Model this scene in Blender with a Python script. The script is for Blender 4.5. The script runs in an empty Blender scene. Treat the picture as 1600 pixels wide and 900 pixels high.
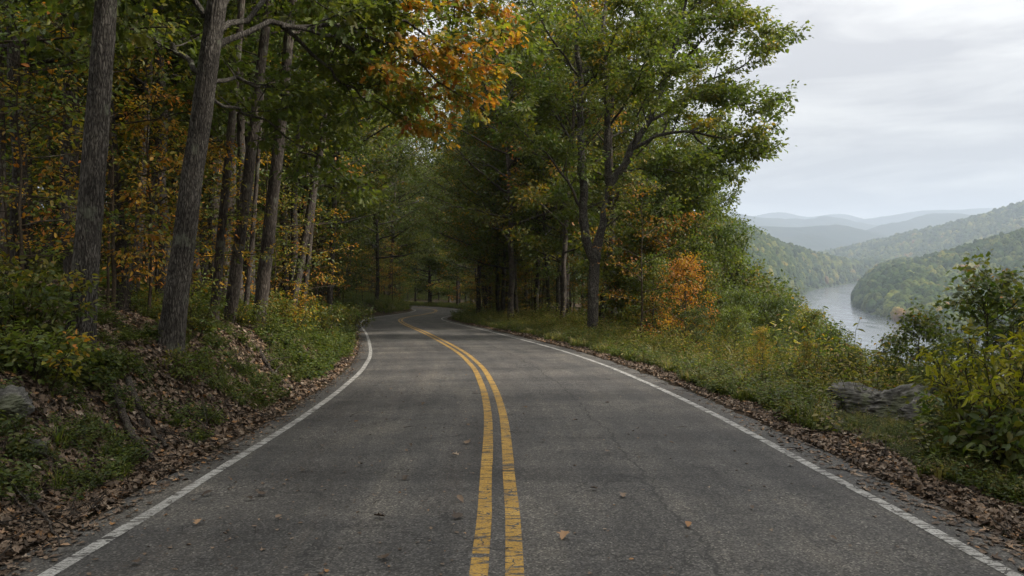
import bpy, math, random
import numpy as np
from math import radians

# ------------------------------------------------------------------ camera, sky, sun, exposure
sc = bpy.context.scene
col_main = sc.collection
CAM_Z = 1.75
F = 1150.0                      # focal length in photo pixels (1600 wide)
PITCH = math.atan(50.0 / F)
cam_d = bpy.data.cameras.new("camera")
cam_d.sensor_width = 36.0
cam_d.lens = F / 1600.0 * 36.0
cam_d.clip_start = 0.05
cam_d.clip_end = 60000.0
cam = bpy.data.objects.new("camera", cam_d)
col_main.objects.link(cam)
cam.location = (0, 0, CAM_Z)
cam.rotation_euler = (math.pi / 2 - PITCH, 0, 0)
sc.camera = cam

SUN_EL, SUN_AZ = 38.0, 98.0     # azimuth clockwise from the view direction (+Y)
world = bpy.data.worlds.new("World")
sc.world = world
world.use_nodes = True
wn, wl = world.node_tree.nodes, world.node_tree.links
wn.clear()
w_out = wn.new("ShaderNodeOutputWorld")
w_bg = wn.new("ShaderNodeBackground")
w_bg.inputs["Strength"].default_value = 0.1
w_sky = wn.new("ShaderNodeTexSky")
w_sky.sky_type = 'NISHITA'
w_sky.sun_disc = False
w_sky.sun_elevation = radians(SUN_EL)
w_sky.sun_rotation = radians(SUN_AZ)
w_sky.dust_density = 3.0
w_tc = wn.new("ShaderNodeTexCoord")
w_map = wn.new("ShaderNodeMapping")
w_map.inputs["Scale"].default_value = (1.6, 1.6, 8.0)
w_map.inputs["Location"].default_value = (0.35, 0.1, 0.6)
w_n1 = wn.new("ShaderNodeTexNoise")
w_n1.inputs["Scale"].default_value = 2.1
w_n1.inputs["Detail"].default_value = 9.0
w_n1.inputs["Roughness"].default_value = 0.55
w_n1.inputs["Distortion"].default_value = 0.5
w_ramp = wn.new("ShaderNodeValToRGB")
w_ramp.color_ramp.elements[0].position = 0.40
w_ramp.color_ramp.elements[0].color = (0.575, 0.57, 0.585, 1)
w_ramp.color_ramp.elements[1].position = 0.60
w_ramp.color_ramp.elements[1].color = (0.85, 0.84, 0.82, 1)
w_mul = wn.new("ShaderNodeVectorMath"); w_mul.operation = 'SCALE'
w_mul.inputs["Scale"].default_value = 9.4
w_mix = wn.new("ShaderNodeMix"); w_mix.data_type = 'RGBA'
w_mix.inputs["Factor"].default_value = 0.96
wl.new(w_tc.outputs["Generated"], w_map.inputs["Vector"])
wl.new(w_map.outputs["Vector"], w_n1.inputs["Vector"])
wl.new(w_n1.outputs["Fac"], w_ramp.inputs["Fac"])
wl.new(w_ramp.outputs["Color"], w_mul.inputs[0])
wl.new(w_sky.outputs["Color"], w_mix.inputs["A"])
wl.new(w_mul.outputs["Vector"], w_mix.inputs["B"])
w_sep = wn.new("ShaderNodeSeparateXYZ"); wl.new(w_tc.outputs["Generated"], w_sep.inputs[0])
w_up = wn.new("ShaderNodeMath"); w_up.operation = 'MAXIMUM'; w_up.inputs[1].default_value = 0.0; wl.new(w_sep.outputs["Z"], w_up.inputs[0])
w_p = wn.new("ShaderNodeMath"); w_p.operation = 'POWER'; w_p.inputs[1].default_value = 1.7; wl.new(w_up.outputs[0], w_p.inputs[0])
w_g = wn.new("ShaderNodeMath"); w_g.operation = 'MULTIPLY_ADD'; w_g.inputs[1].default_value = 2.8; w_g.inputs[2].default_value = .745; wl.new(w_p.outputs[0], w_g.inputs[0])
w_s2 = wn.new("ShaderNodeVectorMath"); w_s2.operation = 'SCALE'
wl.new(w_mix.outputs["Result"], w_s2.inputs[0]); wl.new(w_g.outputs[0], w_s2.inputs["Scale"])
wl.new(w_s2.outputs["Vector"], w_bg.inputs["Color"])
wl.new(w_bg.outputs["Background"], w_out.inputs["Surface"])

sun_d = bpy.data.lights.new("sun", 'SUN')
sun_d.energy = 5.0
sun_d.angle = radians(7.0)
sun_d.color = (1.0, 0.93, 0.84)
sun = bpy.data.objects.new("sun", sun_d)
col_main.objects.link(sun)
sun.rotation_euler = (radians(90 - SUN_EL), 0, radians(-SUN_AZ) + math.pi)
# a sun with rotation (a,0,b) shines along -Z rotated: towards azimuth b
sun.rotation_euler = (radians(90 - SUN_EL), 0, radians(180 - SUN_AZ))

sc.view_settings.view_transform = 'Standard'
sc.view_settings.look = 'None'
sc.view_settings.gamma = 1.0
sc.view_settings.exposure = 0.36
sc.view_settings.use_curve_mapping = False
cy = sc.cycles
cy.max_bounces = 6
cy.diffuse_bounces = 4
cy.glossy_bounces = 2
cy.transmission_bounces = 3
cy.transparent_max_bounces = 4
cy.volume_bounces = 1
cy.use_denoising = True
cy.sample_clamp_indirect = 4.0
cy.denoising_prefilter = 'ACCURATE'
cy.use_fast_gi = False
cy.caustics_reflective = False
cy.caustics_refractive = False

# ------------------------------------------------------------------ helpers
rs = np.random.RandomState


def at(px, py, Y):
    """world point seen at photo pixel (px, py) at the distance Y in front of the camera"""
    xc, yc = (px - 800.0) / F, -(py - 450.0) / F
    cp, sp = math.cos(PITCH), math.sin(PITCH)
    dy = cp + yc * sp
    dz = yc * cp - sp
    k = Y / dy
    return np.array([xc * k, Y, CAM_Z + dz * k])


def unit(v):
    return v / np.maximum(np.linalg.norm(v, axis=-1, keepdims=True), 1e-9)


def vnoise(p, seed=0):
    p = np.asarray(p, float)
    i = np.floor(p).astype(np.int64)
    f = p - i
    f = f * f * (3 - 2 * f)
    out = np.zeros(len(p))
    for dx in (0, 1):
        for dy in (0, 1):
            for dz in (0, 1):
                h = (i[:, 0] + dx) * 374761393 + (i[:, 1] + dy) * 668265263 + (i[:, 2] + dz) * 2147483647 + seed * 974634777
                h = (h ^ (h >> 13)) * 1274126177
                h = (h ^ (h >> 16)) & 0xFFFFFF
                w = (f[:, 0] if dx else 1 - f[:, 0]) * (f[:, 1] if dy else 1 - f[:, 1]) * (f[:, 2] if dz else 1 - f[:, 2])
                out += w * (h / float(0xFFFFFF))
    return out


def fbm(p, octaves=4, seed=0, gain=0.5):
    s, a, t = 0.0, 1.0, 0.0
    p = np.asarray(p, float)
    for o in range(octaves):
        s = s + a * vnoise(p * 2.0 ** o + 17.3 * o, seed + o)
        t += a
        a *= gain
    return s / t


def noise2(x, y, scale, octaves=4, seed=0, gain=0.5):
    sh = np.shape(x)
    p = np.stack([np.ravel(x) / scale, np.ravel(y) / scale, np.zeros(np.size(x)) + 0.5], 1)
    return fbm(p, octaves, seed, gain).reshape(sh)


def interp(t, xs, ys):
    return np.interp(t, xs, ys)


def sstep(a, b, x):
    t = np.clip((x - a) / (b - a), 0, 1)
    return t * t * (3 - 2 * t)


def mesh_data(name, V, faces, mat=None, col=None, smooth=False, uv=None):
    """faces: list of (n,k) integer arrays"""
    me = bpy.data.meshes.new(name)
    V = np.asarray(V, np.float32)
    faces = [np.asarray(f, np.int32) for f in faces if len(f)]
    loops = np.concatenate([f.ravel() for f in faces])
    tot = np.concatenate([np.full(len(f), f.shape[1], np.int32) for f in faces])
    start = np.concatenate([[0], np.cumsum(tot)[:-1]]).astype(np.int32)
    me.vertices.add(len(V)); me.vertices.foreach_set("co", V.ravel())
    me.loops.add(len(loops)); me.loops.foreach_set("vertex_index", loops)
    me.polygons.add(len(tot)); me.polygons.foreach_set("loop_start", start)
    if smooth:
        me.polygons.foreach_set("use_smooth", np.ones(len(tot), bool))
    if col is not None:
        a = me.attributes.new("col", 'FLOAT_COLOR', 'POINT')
        c4 = np.ones((len(V), 4), np.float32); c4[:, :3] = col
        a.data.foreach_set("color", c4.ravel())
    if uv is not None:
        l = me.uv_layers.new(name="UVMap")
        l.data.foreach_set("uv", np.asarray(uv, np.float32)[loops].ravel())
    me.update(calc_edges=True)
    if mat is not None:
        me.materials.append(mat)
    return me


def link(name, data, parent=None):
    o = bpy.data.objects.new(name, data)
    col_main.objects.link(o)
    if parent is not None:
        o.parent = parent
    return o


def tag(o, label=None, cat=None, group=None, kind=None):
    if label: o["label"] = label
    if cat: o["category"] = cat
    if group: o["group"] = group
    if kind: o["kind"] = kind
    return o


def tube(path, rad, sides=6, cap=False):
    path = np.asarray(path, float); rad = np.asarray(rad, float)
    n = len(path)
    tan = np.gradient(path, axis=0)
    tan = unit(tan)
    m = unit(tan.mean(0)[None])[0]
    ref = np.array([1.0, 0, 0]) if abs(m[0]) < 0.6 else np.array([0, 1.0, 0])
    a = unit(np.cross(tan, ref)); b = np.cross(tan, a)
    th = np.arange(sides) * 2 * math.pi / sides
    V = path[:, None, :] + rad[:, None, None] * (np.cos(th)[None, :, None] * a[:, None, :] + np.sin(th)[None, :, None] * b[:, None, :])
    V = V.reshape(-1, 3)
    i = np.arange(n - 1)[:, None] * sides
    j = np.arange(sides)[None, :]
    k = (j + 1) % sides
    Q = np.stack([i + j, i + k, i + sides + k, i + sides + j], -1).reshape(-1, 4)
    return V, Q


class Acc:
    """collects vertices / faces / colours of one mesh"""
    def __init__(self):
        self.V, self.F, self.C, self.n = [], {}, [], 0

    def add(self, V, faces, col=None):
        for f in faces:
            f = np.asarray(f)
            if len(f):
                self.F.setdefault(f.shape[1], []).append(f + self.n)
        self.V.append(V)
        if col is not None:
            self.C.append(col)
        self.n += len(V)

    def tube(self, path, rad, sides=6, col=None):
        V, Q = tube(path, rad, sides)
        self.add(V, [Q], None if col is None else np.tile(col, (len(V), 1)))

    def mesh(self, name, mat, smooth=False):
        V = np.concatenate(self.V)
        fs = [np.concatenate(v) for v in self.F.values()]
        return mesh_data(name, V, fs, mat, np.concatenate(self.C) if self.C else None, smooth)


# leaf outlines: (verts, faces); x across, y towards the tip, z up
LEAF = {
    'kite': (np.array([[0, 0, 0], [.30, .45, .09], [0, 1, -.04], [-.30, .45, .09]]), [np.array([[0, 1, 2], [0, 2, 3]])]),
    'simple': (np.array([[0, 0, 0], [.25, .28, .07], [.22, .65, .06], [0, 1, -.12], [-.22, .65, .06], [-.25, .28, .07]]),
               [np.array([[0, 1, 2, 3], [0, 3, 4, 5]])]),
    'long': (np.array([[0, 0, 0], [.15, .25, .05], [.13, .65, .02], [0, 1, -.22], [-.13, .65, .02], [-.15, .25, .05]]),
             [np.array([[0, 1, 2, 3], [0, 3, 4, 5]])]),
    'oak': (np.array([[0, 0, 0], [.12, .12, .03], [.30, .22, .08], [.14, .36, .03], [.42, .55, .1], [.16, .62, .02], [.28, .86, .02], [0, 1, -.1],
                      [-.28, .86, .02], [-.16, .62, .02], [-.42, .55, .1], [-.14, .36, .03], [-.30, .22, .08], [-.12, .12, .03]]),
            [np.array([[0, 1, 2, 3, 4, 5, 6, 7], [0, 7, 8, 9, 10, 11, 12, 13]])]),
    'maple': (np.array([[0, 0, 0], [.38, .02, .03], [.26, .2, .03], [.6, .42, .1], [.27, .46, .03], [.22, .72, .02], [0, 1, -.1],
                        [-.22, .72, .02], [-.27, .46, .03], [-.6, .42, .1], [-.26, .2, .03], [-.38, .02, .03]]),
              [np.array([[0, 1, 2, 3, 4, 5, 6], [0, 6, 7, 8, 9, 10, 11]])]),
}


def leaves_into(acc, pos, tipdir, nrm, size, kind, col):
    T, fs = LEAF[kind]
    n, m = len(pos), len(T)
    y = unit(tipdir)
    x = unit(np.cross(y, nrm))
    z = np.cross(x, y)
    V = pos[:, None] + size[:, None, None] * (T[None, :, 0:1] * x[:, None] + T[None, :, 1:2] * y[:, None] + T[None, :, 2:3] * z[:, None])
    off = (np.arange(n) * m)[:, None, None]
    acc.add(V.reshape(-1, 3), [(f[None] + off).reshape(-1, f.shape[1]) for f in fs], np.repeat(col, m, axis=0))


# leaf colours (true base colours, linear)
C = dict(
    deep=(.032, .055, .015), green=(.060, .085, .023), mid=(.086, .110, .024), lite=(.125, .145, .030), olive=(.105, .105, .024),
    yel=(.20, .175, .025), gold=(.33, .19, .025), orange=(.36, .14, .024), rust=(.22, .075, .022), red=(.30, .06, .03), brown=(.13, .07, .03),
    straw=(.26, .22, .10), bright=(.40, .38, .035))


def palette(*pairs):
    cols = np.array([C[k] for k, w in pairs]); w = np.array([w for k, w in pairs], float)
    return cols, w / w.sum()


P_GREEN = palette(('deep', 2), ('green', 5), ('mid', 4), ('lite', 1), ('olive', 1.5))
P_FRESH = palette(('green', 3), ('mid', 5), ('lite', 4), ('olive', 2), ('yel', .25))
P_YELL = palette(('mid', 2), ('lite', 3.5), ('olive', 3), ('yel', 2.2), ('gold', 1))
P_STRAW = palette(('lite', 3), ('olive', 3), ('yel', 2), ('straw', 4), ('brown', .6))
P_MIXED = palette(('green', 5), ('mid', 4), ('olive', 3), ('yel', .7), ('gold', .5), ('orange', .25))
P_ORANGE = palette(('olive', 1.5), ('yel', 1.2), ('gold', 4), ('orange', 3), ('rust', .8))
P_OAK = palette(('green', 3), ('mid', 4), ('olive', 2.5), ('lite', 1.2))
P_TIPS = palette(('mid', 2.5), ('lite', 2), ('yel', 1.5), ('gold', 3), ('orange', 2.5), ('rust', .6))
P_GOLD = palette(('lite', 1.5), ('olive', 1.5), ('yel', 3), ('gold', 4), ('orange', 1.5))
P_RED = palette(('olive', 1.5), ('gold', 2), ('orange', 4.5), ('rust', 2), ('red', .5))
P_BRIGHT = palette(('mid', .8), ('lite', 2.5), ('bright', 7), ('yel', 1.5))


def pick_cols(rng, pal, n):
    cols, w = pal
    c = cols[rng.choice(len(cols), n, p=w)]
    return c * (0.8 + 0.4 * rng.rand(n, 1)) * (0.93 + 0.14 * rng.rand(n, 3))


def bez(p0, d0, L, up, n, rng, wob=.06):
    """a limb: starts at p0 along d0, bends by up, length L"""
    t = np.linspace(0, 1, n)[:, None]
    d0 = d0 / np.linalg.norm(d0)
    P = p0 + d0 * L * t + np.array([0, 0, 1.0]) * up * L * t ** 2
    w = np.cumsum(rng.randn(n, 3) * wob * L / n, axis=0); w[0] = 0
    return P + w


def resample(P, n):
    P = np.asarray(P, float)
    # Catmull-Rom through the control points
    Q = []
    E = np.vstack([2 * P[0] - P[1], P, 2 * P[-1] - P[-2]])
    k = max(2, int(math.ceil(n / (len(P) - 1))) + 1)
    for i in range(1, len(E) - 2):
        t = np.linspace(0, 1, k, endpoint=False)[:, None]
        a, b, c, d = E[i - 1], E[i], E[i + 1], E[i + 2]
        Q.append(.5 * ((2 * b) + (-a + c) * t + (2 * a - 5 * b + 4 * c - d) * t ** 2 + (-a + 3 * b - 3 * c + d) * t ** 3))
    Q.append(P[-1:])
    Q = np.vstack(Q)
    s = np.concatenate([[0], np.cumsum(np.linalg.norm(np.diff(Q, axis=0), axis=1))])
    u = np.linspace(0, s[-1], n)
    return np.stack([np.interp(u, s, Q[:, i]) for i in range(Q.shape[1])], 1)


def foliage(rng, wood, fol, limbs, sub=7, twigs=5, sub_len=.42, twig_len=.7, leaf_n=26, leaf_s=.13, kind='kite', pal=P_GREEN, pal2=None,
            aut=0.0, start=.25, flat=.5, lspread=.24, droop=0.0, keep=None, aut_fn=None, min_sub=.5, colw=None):
    """branches, twigs and leaves along limbs [(path, radii)]"""
    tp, tq = [], []
    for path, rad in limbs:
        seg = np.linalg.norm(np.diff(path, axis=0), axis=1); L = seg.sum()
        n = max(2, int(sub * (0.7 + 0.5 * rng.rand())))
        ends = []
        for k in range(n):
            t = start + (1 - start) * (k + rng.rand() * .8) / n
            t = min(t, .99)
            x = t * (len(path) - 1); i = int(x); f = x - i
            p = path[i] * (1 - f) + path[min(i + 1, len(path) - 1)] * f
            d = unit((path[min(i + 1, len(path) - 1)] - path[max(i - 1, 0)])[None])[0]
            side = unit(np.cross(d, rng.randn(3) * .55 + np.array([0, 0, 1.0]))[None])[0] * (1 if k % 2 else -1)
            dd = d * .65 + side * (.8 + .3 * rng.rand()) + np.array([0, 0, 1.0]) * (.25 * rng.randn() + .12)
            l = max(min_sub, sub_len * L * (1.15 - t) * (.7 + .6 * rng.rand()))
            sp = bez(p, dd, l, .12 - droop, 6, rng)
            wood.tube(sp, np.linspace(max(.006, min(rad[i] * .5, .02 + l * .013)), .004, 6), 4, colw)
            ends.append((sp, l))
        ends.append((path[-max(3, len(path) // 3):], L * .3))
        for sp, l in ends:
            m = max(2, int(twigs * (0.6 + 0.5 * rng.rand()) * min(1.6, .5 + l / 1.6)))
            for q in range(m):
                t = .25 + .75 * (q + rng.rand()) / m
                t = min(t, 1.0)
                x = t * (len(sp) - 1); i = min(int(x), len(sp) - 2); f = x - i
                p = sp[i] * (1 - f) + sp[i + 1] * f
                d = unit((sp[i + 1] - sp[i])[None])[0]
                v = d * .6 + rng.randn(3) * np.array([.7, .7, .35]) + np.array([0, 0, .12 - droop])
                tl = twig_len * (.6 + .7 * rng.rand())
                e = p + unit(v[None])[0] * tl
                tp.append(p); tq.append(e)
    tp, tq = np.array(tp), np.array(tq)
    if keep is not None:
        kk = keep(tq); tp, tq = tp[kk], tq[kk]
    # twigs as thin three-sided sticks
    d = unit(tq - tp); a = unit(np.cross(d, np.array([.3, .2, .9]))); b = np.cross(d, a)
    r = .005
    V = np.stack([tp + a * r, tp - a * .5 * r + b * .87 * r, tp - a * .5 * r - b * .87 * r, tq], 1)
    off = (np.arange(len(tp)) * 4)[:, None, None]
    f = np.array([[0, 1, 3], [1, 2, 3], [2, 0, 3]])[None] + off
    wood.add(V.reshape(-1, 3), [f.reshape(-1, 3)], None if colw is None else np.tile(colw, (len(tp) * 4, 1)))
    # leaves
    N = len(tp) * leaf_n
    idx = np.repeat(np.arange(len(tp)), leaf_n)
    u = rng.rand(N, 1) ** .7
    base = tp[idx] * (1 - u) + tq[idx] * u
    offv = rng.randn(N, 3) * np.array([1, 1, 1 - flat]) * lspread * (.35 + .65 * rng.rand(N, 1))
    pos = base + offv
    tip = d[idx] * .5 + offv / lspread * .6 + rng.randn(N, 3) * .35 + np.array([0, 0, -.35])
    nr = rng.randn(N, 3) * .55 + np.array([0, 0, 1.0])
    size = leaf_s * (.65 + .6 * rng.rand(N))
    # colour by twig, with a little variety leaf by leaf
    tc = pick_cols(rng, pal, len(tp))
    if pal2 is not None:
        nz = fbm(tq * .45, 2, seed=int(rng.randint(1000)))
        if aut_fn is not None:
            sel = (aut_fn(tq) + (nz - .5) * 1.0) > .5
        else:
            sel = nz > np.quantile(nz, 1 - aut)
        tc2 = pick_cols(rng, pal2, len(tp)); tc[sel] = tc2[sel]
        own = pick_cols(rng, pal, N); own2 = pick_cols(rng, pal2, N)
        own = np.where(sel[idx][:, None], own2, own)
    else:
        own = pick_cols(rng, pal, N)
    w = rng.rand(N, 1) * .6
    cc = tc[idx] * (1 - w) + own * w
    leaves_into(fol, pos, tip, nr, size, kind, cc)


def trunk_tube(rng, wood, path, rad, sides=12, flare=.5, ridge=.0):
    """tapered trunk with root flare (path starts at the ground) and bark ridges"""
    n = len(path)
    tan = unit(np.gradient(path, axis=0))
    ref = np.array([0, 1.0, 0])
    a = unit(np.cross(ref, tan)); b = np.cross(tan, a)
    th = np.arange(sides) * 2 * math.pi / sides
    s = np.concatenate([[0], np.cumsum(np.linalg.norm(np.diff(path, axis=0), axis=1))])
    r = np.repeat(np.asarray(rad)[:, None], sides, 1)
    S = np.repeat(s[:, None], sides, 1); TH = np.repeat(th[None], n, 0)
    ph = rng.rand() * 6
    lobe = .5 + .5 * np.cos(TH * 4 + ph) * .6 + .25 * np.cos(TH * 7 + ph * 2)
    r = r * (1 + flare * np.exp(-S / .35) * lobe + .10 * flare * np.exp(-S / 1.2))
    P = np.stack([np.cos(TH) * 2.0, np.sin(TH) * 2.0, S * .9], -1).reshape(-1, 3)
    r = r * (1 + .10 * (fbm(P + ph * 10, 3) - .5).reshape(r.shape))
    if ridge > 0:
        P = np.stack([np.cos(TH) * 7, np.sin(TH) * 7, S * 1.6], -1).reshape(-1, 3)
        q = fbm(P + ph, 3, seed=5).reshape(r.shape)
        q = 1 - np.abs(q * 2 - 1) * 2.4
        r = r + ridge * (q - .4)
    V = path[:, None, :] + r[..., None] * (np.cos(TH)[..., None] * a[:, None] + np.sin(TH)[..., None] * b[:, None])
    i = np.arange(n - 1)[:, None] * sides; j = np.arange(sides)[None]; k = (j + 1) % sides
    Q = np.stack([i + j, i + k, i + sides + k, i + sides + j], -1).reshape(-1, 4)
    wood.add(V.reshape(-1, 3), [Q])


def auto_limbs(rng, path, rad, H, cb, nl, spread, elev=(15, 50), wood=None, up=.18, side_bias=None, low_len=1.0):
    limbs = []
    n = len(path)
    for k in range(nl):
        t = cb + (1 - cb) * ((k + rng.rand() * .7) / nl)
        t = min(t, .985)
        x = t * (n - 1); i = min(int(x), n - 2); f = x - i
        p = path[i] * (1 - f) + path[i + 1] * f
        az = k * 2.4 + rng.rand() * .9
        u = (t - cb) / (1 - cb)
        prof = (math.sin(math.pi * min(1, .22 + .74 * u)) ** .8) if u > .12 else .62 * low_len
        L = spread * max(.25, prof) * (.75 + .45 * rng.rand())
        if side_bias is not None:
            L *= 1 + .35 * (math.cos(az) * side_bias[0] + math.sin(az) * side_bias[1])
        el = radians(elev[0] + (elev[1] - elev[0]) * (u * .8 + .3 * rng.rand()))
        d = np.array([math.cos(az) * math.cos(el), math.sin(az) * math.cos(el), math.sin(el)])
        P = bez(p, d, L, up, 9, rng, .10)
        r0 = max(.012, min(rad[i] * .55, .014 + .017 * L))
        R = np.linspace(r0, .008, 9)
        wood.tube(P, R, 6)
        limbs.append((P, R))
    return limbs


def tree_meshes(seed, H, r0, spread, cb=.4, lean=(0, 0), nl=20, elev=(15, 50), sides=12, bend=.25, ridge=0.0, flare=.5, rings=24, mats=None, name="tree",
                side_bias=None, up=.18, low_len=1.0, **fk):
    rng = rs(seed)
    wood, fol = Acc(), Acc()
    t = np.linspace(-.03, 1, rings)
    z = t * H
    wob = np.cumsum(rng.randn(rings, 2) * bend * H / rings / 9, axis=0); wob -= wob[:1]
    tt = np.clip(t, 0, 1)[:, None]
    xy = np.array(lean)[None] * H * (tt * .8 + .2 * tt * (1 - tt)) + wob
    path = np.column_stack([xy, z])
    rad = r0 * (1 - .93 * np.clip(t, 0, 1) ** 1.15)
    trunk_tube(rng, wood, path, rad, sides, flare, ridge)
    limbs = auto_limbs(rng, path, rad, H, cb, nl, spread, elev, wood, up, side_bias, low_len)
    foliage(rng, wood, fol, limbs, **fk)
    return wood.mesh(name + "_trunk", mats[0], smooth=True), fol.mesh(name + "_crown", mats[1])


# ------------------------------------------------------------------ materials
def new_mat(name):
    m = bpy.data.materials.new(name); m.use_nodes = True
    nt = m.node_tree; nt.nodes.clear()
    out = nt.nodes.new("ShaderNodeOutputMaterial")
    return m, nt, nt.nodes, nt.links, out


def N(nodes, typ, **kw):
    n = nodes.new(typ)
    for k, v in kw.items():
        if k in n.inputs.keys() if hasattr(n.inputs, 'keys') else False:
            n.inputs[k].default_value = v
        else:
            setattr(n, k, v)
    return n


def ramp(nodes, stops, interp_='LINEAR'):
    r = nodes.new("ShaderNodeValToRGB")
    r.color_ramp.interpolation = interp_
    el = r.color_ramp.elements
    while len(el) > 1:
        el.remove(el[0])
    el[0].position, el[0].color = stops[0][0], tuple(stops[0][1]) + (1,)
    for p, c in stops[1:]:
        e = el.new(p); e.color = tuple(c) + (1,)
    return r


def g(v):
    return (v, v, v)


def leaf_material(name, trans=.42, rough=.5, vary=.3):
    m, nt, nd, lk, out = new_mat(name)
    a = nd.new("ShaderNodeAttribute"); a.attribute_name = "col"
    oi = nd.new("ShaderNodeObjectInfo")
    mr = nd.new("ShaderNodeMapRange")
    mr.inputs["To Min"].default_value = 1 - vary; mr.inputs["To Max"].default_value = 1 + vary * .8
    lk.new(oi.outputs["Random"], mr.inputs["Value"])
    sc_ = nd.new("ShaderNodeVectorMath"); sc_.operation = 'SCALE'
    lk.new(a.outputs["Color"], sc_.inputs[0]); lk.new(mr.outputs["Result"], sc_.inputs["Scale"])
    p = nd.new("ShaderNodeBsdfPrincipled")
    p.inputs["Roughness"].default_value = rough
    p.inputs["Specular IOR Level"].default_value = .35
    lk.new(sc_.outputs["Vector"], p.inputs["Base Color"])
    tr = nd.new("ShaderNodeBsdfTranslucent")
    tm = nd.new("ShaderNodeVectorMath"); tm.operation = 'MULTIPLY'; tm.inputs[1].default_value = (1.55, 1.65, .65)
    lk.new(sc_.outputs["Vector"], tm.inputs[0]); lk.new(tm.outputs["Vector"], tr.inputs["Color"])
    mx = nd.new("ShaderNodeMixShader"); mx.inputs[0].default_value = trans
    lk.new(p.outputs[0], mx.inputs[1]); lk.new(tr.outputs[0], mx.inputs[2]); lk.new(mx.outputs[0], out.inputs["Surface"])
    return m


def bark_material(name, dark=(.035, .028, .023), light=(.19, .165, .14), scale=1.0, moss=.0):
    m, nt, nd, lk, out = new_mat(name)
    tc = nd.new("ShaderNodeTexCoord")
    mp = nd.new("ShaderNodeMapping"); mp.inputs["Scale"].default_value = (9 * scale, 9 * scale, 1.5 * scale)
    lk.new(tc.outputs["Object"], mp.inputs["Vector"])
    n0 = nd.new("ShaderNodeTexNoise"); n0.inputs["Scale"].default_value = 1.6; n0.inputs["Detail"].default_value = 3
    lk.new(mp.outputs[0], n0.inputs["Vector"])
    ad = nd.new("ShaderNodeVectorMath"); ad.operation = 'MULTIPLY_ADD'; ad.inputs[1].default_value = (1.4, 1.4, 1.4)
    lk.new(n0.outputs["Color"], ad.inputs[0]); lk.new(mp.outputs[0], ad.inputs[2])
    vo = nd.new("ShaderNodeTexVoronoi"); vo.feature = 'DISTANCE_TO_EDGE'; vo.inputs["Scale"].default_value = 2.6
    lk.new(ad.outputs[0], vo.inputs["Vector"])
    n1 = nd.new("ShaderNodeTexNoise"); n1.inputs["Scale"].default_value = 7; n1.inputs["Detail"].default_value = 6; n1.inputs["Roughness"].default_value = .65
    lk.new(mp.outputs[0], n1.inputs["Vector"])
    mr = nd.new("ShaderNodeMapRange"); mr.inputs["From Max"].default_value = .35
    lk.new(vo.outputs["Distance"], mr.inputs["Value"])
    mm = nd.new("ShaderNodeMath"); mm.operation = 'MULTIPLY'
    lk.new(mr.outputs[0], mm.inputs[0])
    pw = nd.new("ShaderNodeMapRange"); pw.inputs["From Min"].default_value = .3; pw.inputs["From Max"].default_value = .7
    lk.new(n1.outputs["Fac"], pw.inputs["Value"]); lk.new(pw.outputs[0], mm.inputs[1])
    r = ramp(nd, [(0, dark), (.35, tuple(.5 * (a + b) for a, b in zip(dark, light))), (.8, light)])
    lk.new(mm.outputs[0], r.inputs[0])
    n2 = nd.new("ShaderNodeTexNoise"); n2.inputs["Scale"].default_value = 2.2; n2.inputs["Detail"].default_value = 4
    lk.new(tc.outputs["Object"], n2.inputs["Vector"])
    r2 = ramp(nd, [(.35, (.62, .60, .58)), (.65, (1.15, 1.12, 1.08))])
    lk.new(n2.outputs["Fac"], r2.inputs[0])
    mu = nd.new("ShaderNodeMix"); mu.data_type = 'RGBA'; mu.blend_type = 'MULTIPLY'; mu.inputs["Factor"].default_value = 1
    lk.new(r.outputs[0], mu.inputs["A"]); lk.new(r2.outputs[0], mu.inputs["B"])
    n4 = nd.new("ShaderNodeTexNoise"); n4.inputs["Scale"].default_value = 3.4; n4.inputs["Detail"].default_value = 7; n4.inputs["Roughness"].default_value = .7
    lk.new(tc.outputs["Object"], n4.inputs["Vector"])
    r4 = ramp(nd, [(.56, g(0)), (.64, g(.55))]); lk.new(n4.outputs["Fac"], r4.inputs[0])
    ml = nd.new("ShaderNodeMix"); ml.data_type = 'RGBA'; ml.inputs["B"].default_value = (.17, .18, .13, 1)
    lk.new(r4.outputs[0], ml.inputs["Factor"]); lk.new(mu.outputs["Result"], ml.inputs["A"])
    p = nd.new("ShaderNodeBsdfPrincipled"); p.inputs["Roughness"].default_value = .9; p.inputs["Specular IOR Level"].default_value = .2
    lk.new(ml.outputs["Result"], p.inputs["Base Color"])
    b = nd.new("ShaderNodeBump"); b.inputs["Strength"].default_value = .9; b.inputs["Distance"].default_value = .02
    lk.new(mm.outputs[0], b.inputs["Height"]); lk.new(b.outputs[0], p.inputs["Normal"])
    lk.new(p.outputs[0], out.inputs["Surface"])
    return m


M_LEAF = leaf_material("foliage_green")
M_BARK = bark_material("bark_grey")
M_BARK_NEAR = bark_material("bark_furrowed", dark=(.018, .015, .012), light=(.25, .232, .205), scale=1.5)
M_BARK_DARK = bark_material("bark_dark", dark=(.018, .015, .012), light=(.15, .132, .112))
M_STEM = bark_material("stem_bark", dark=(.04, .03, .02), light=(.12, .095, .06), scale=3)

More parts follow.
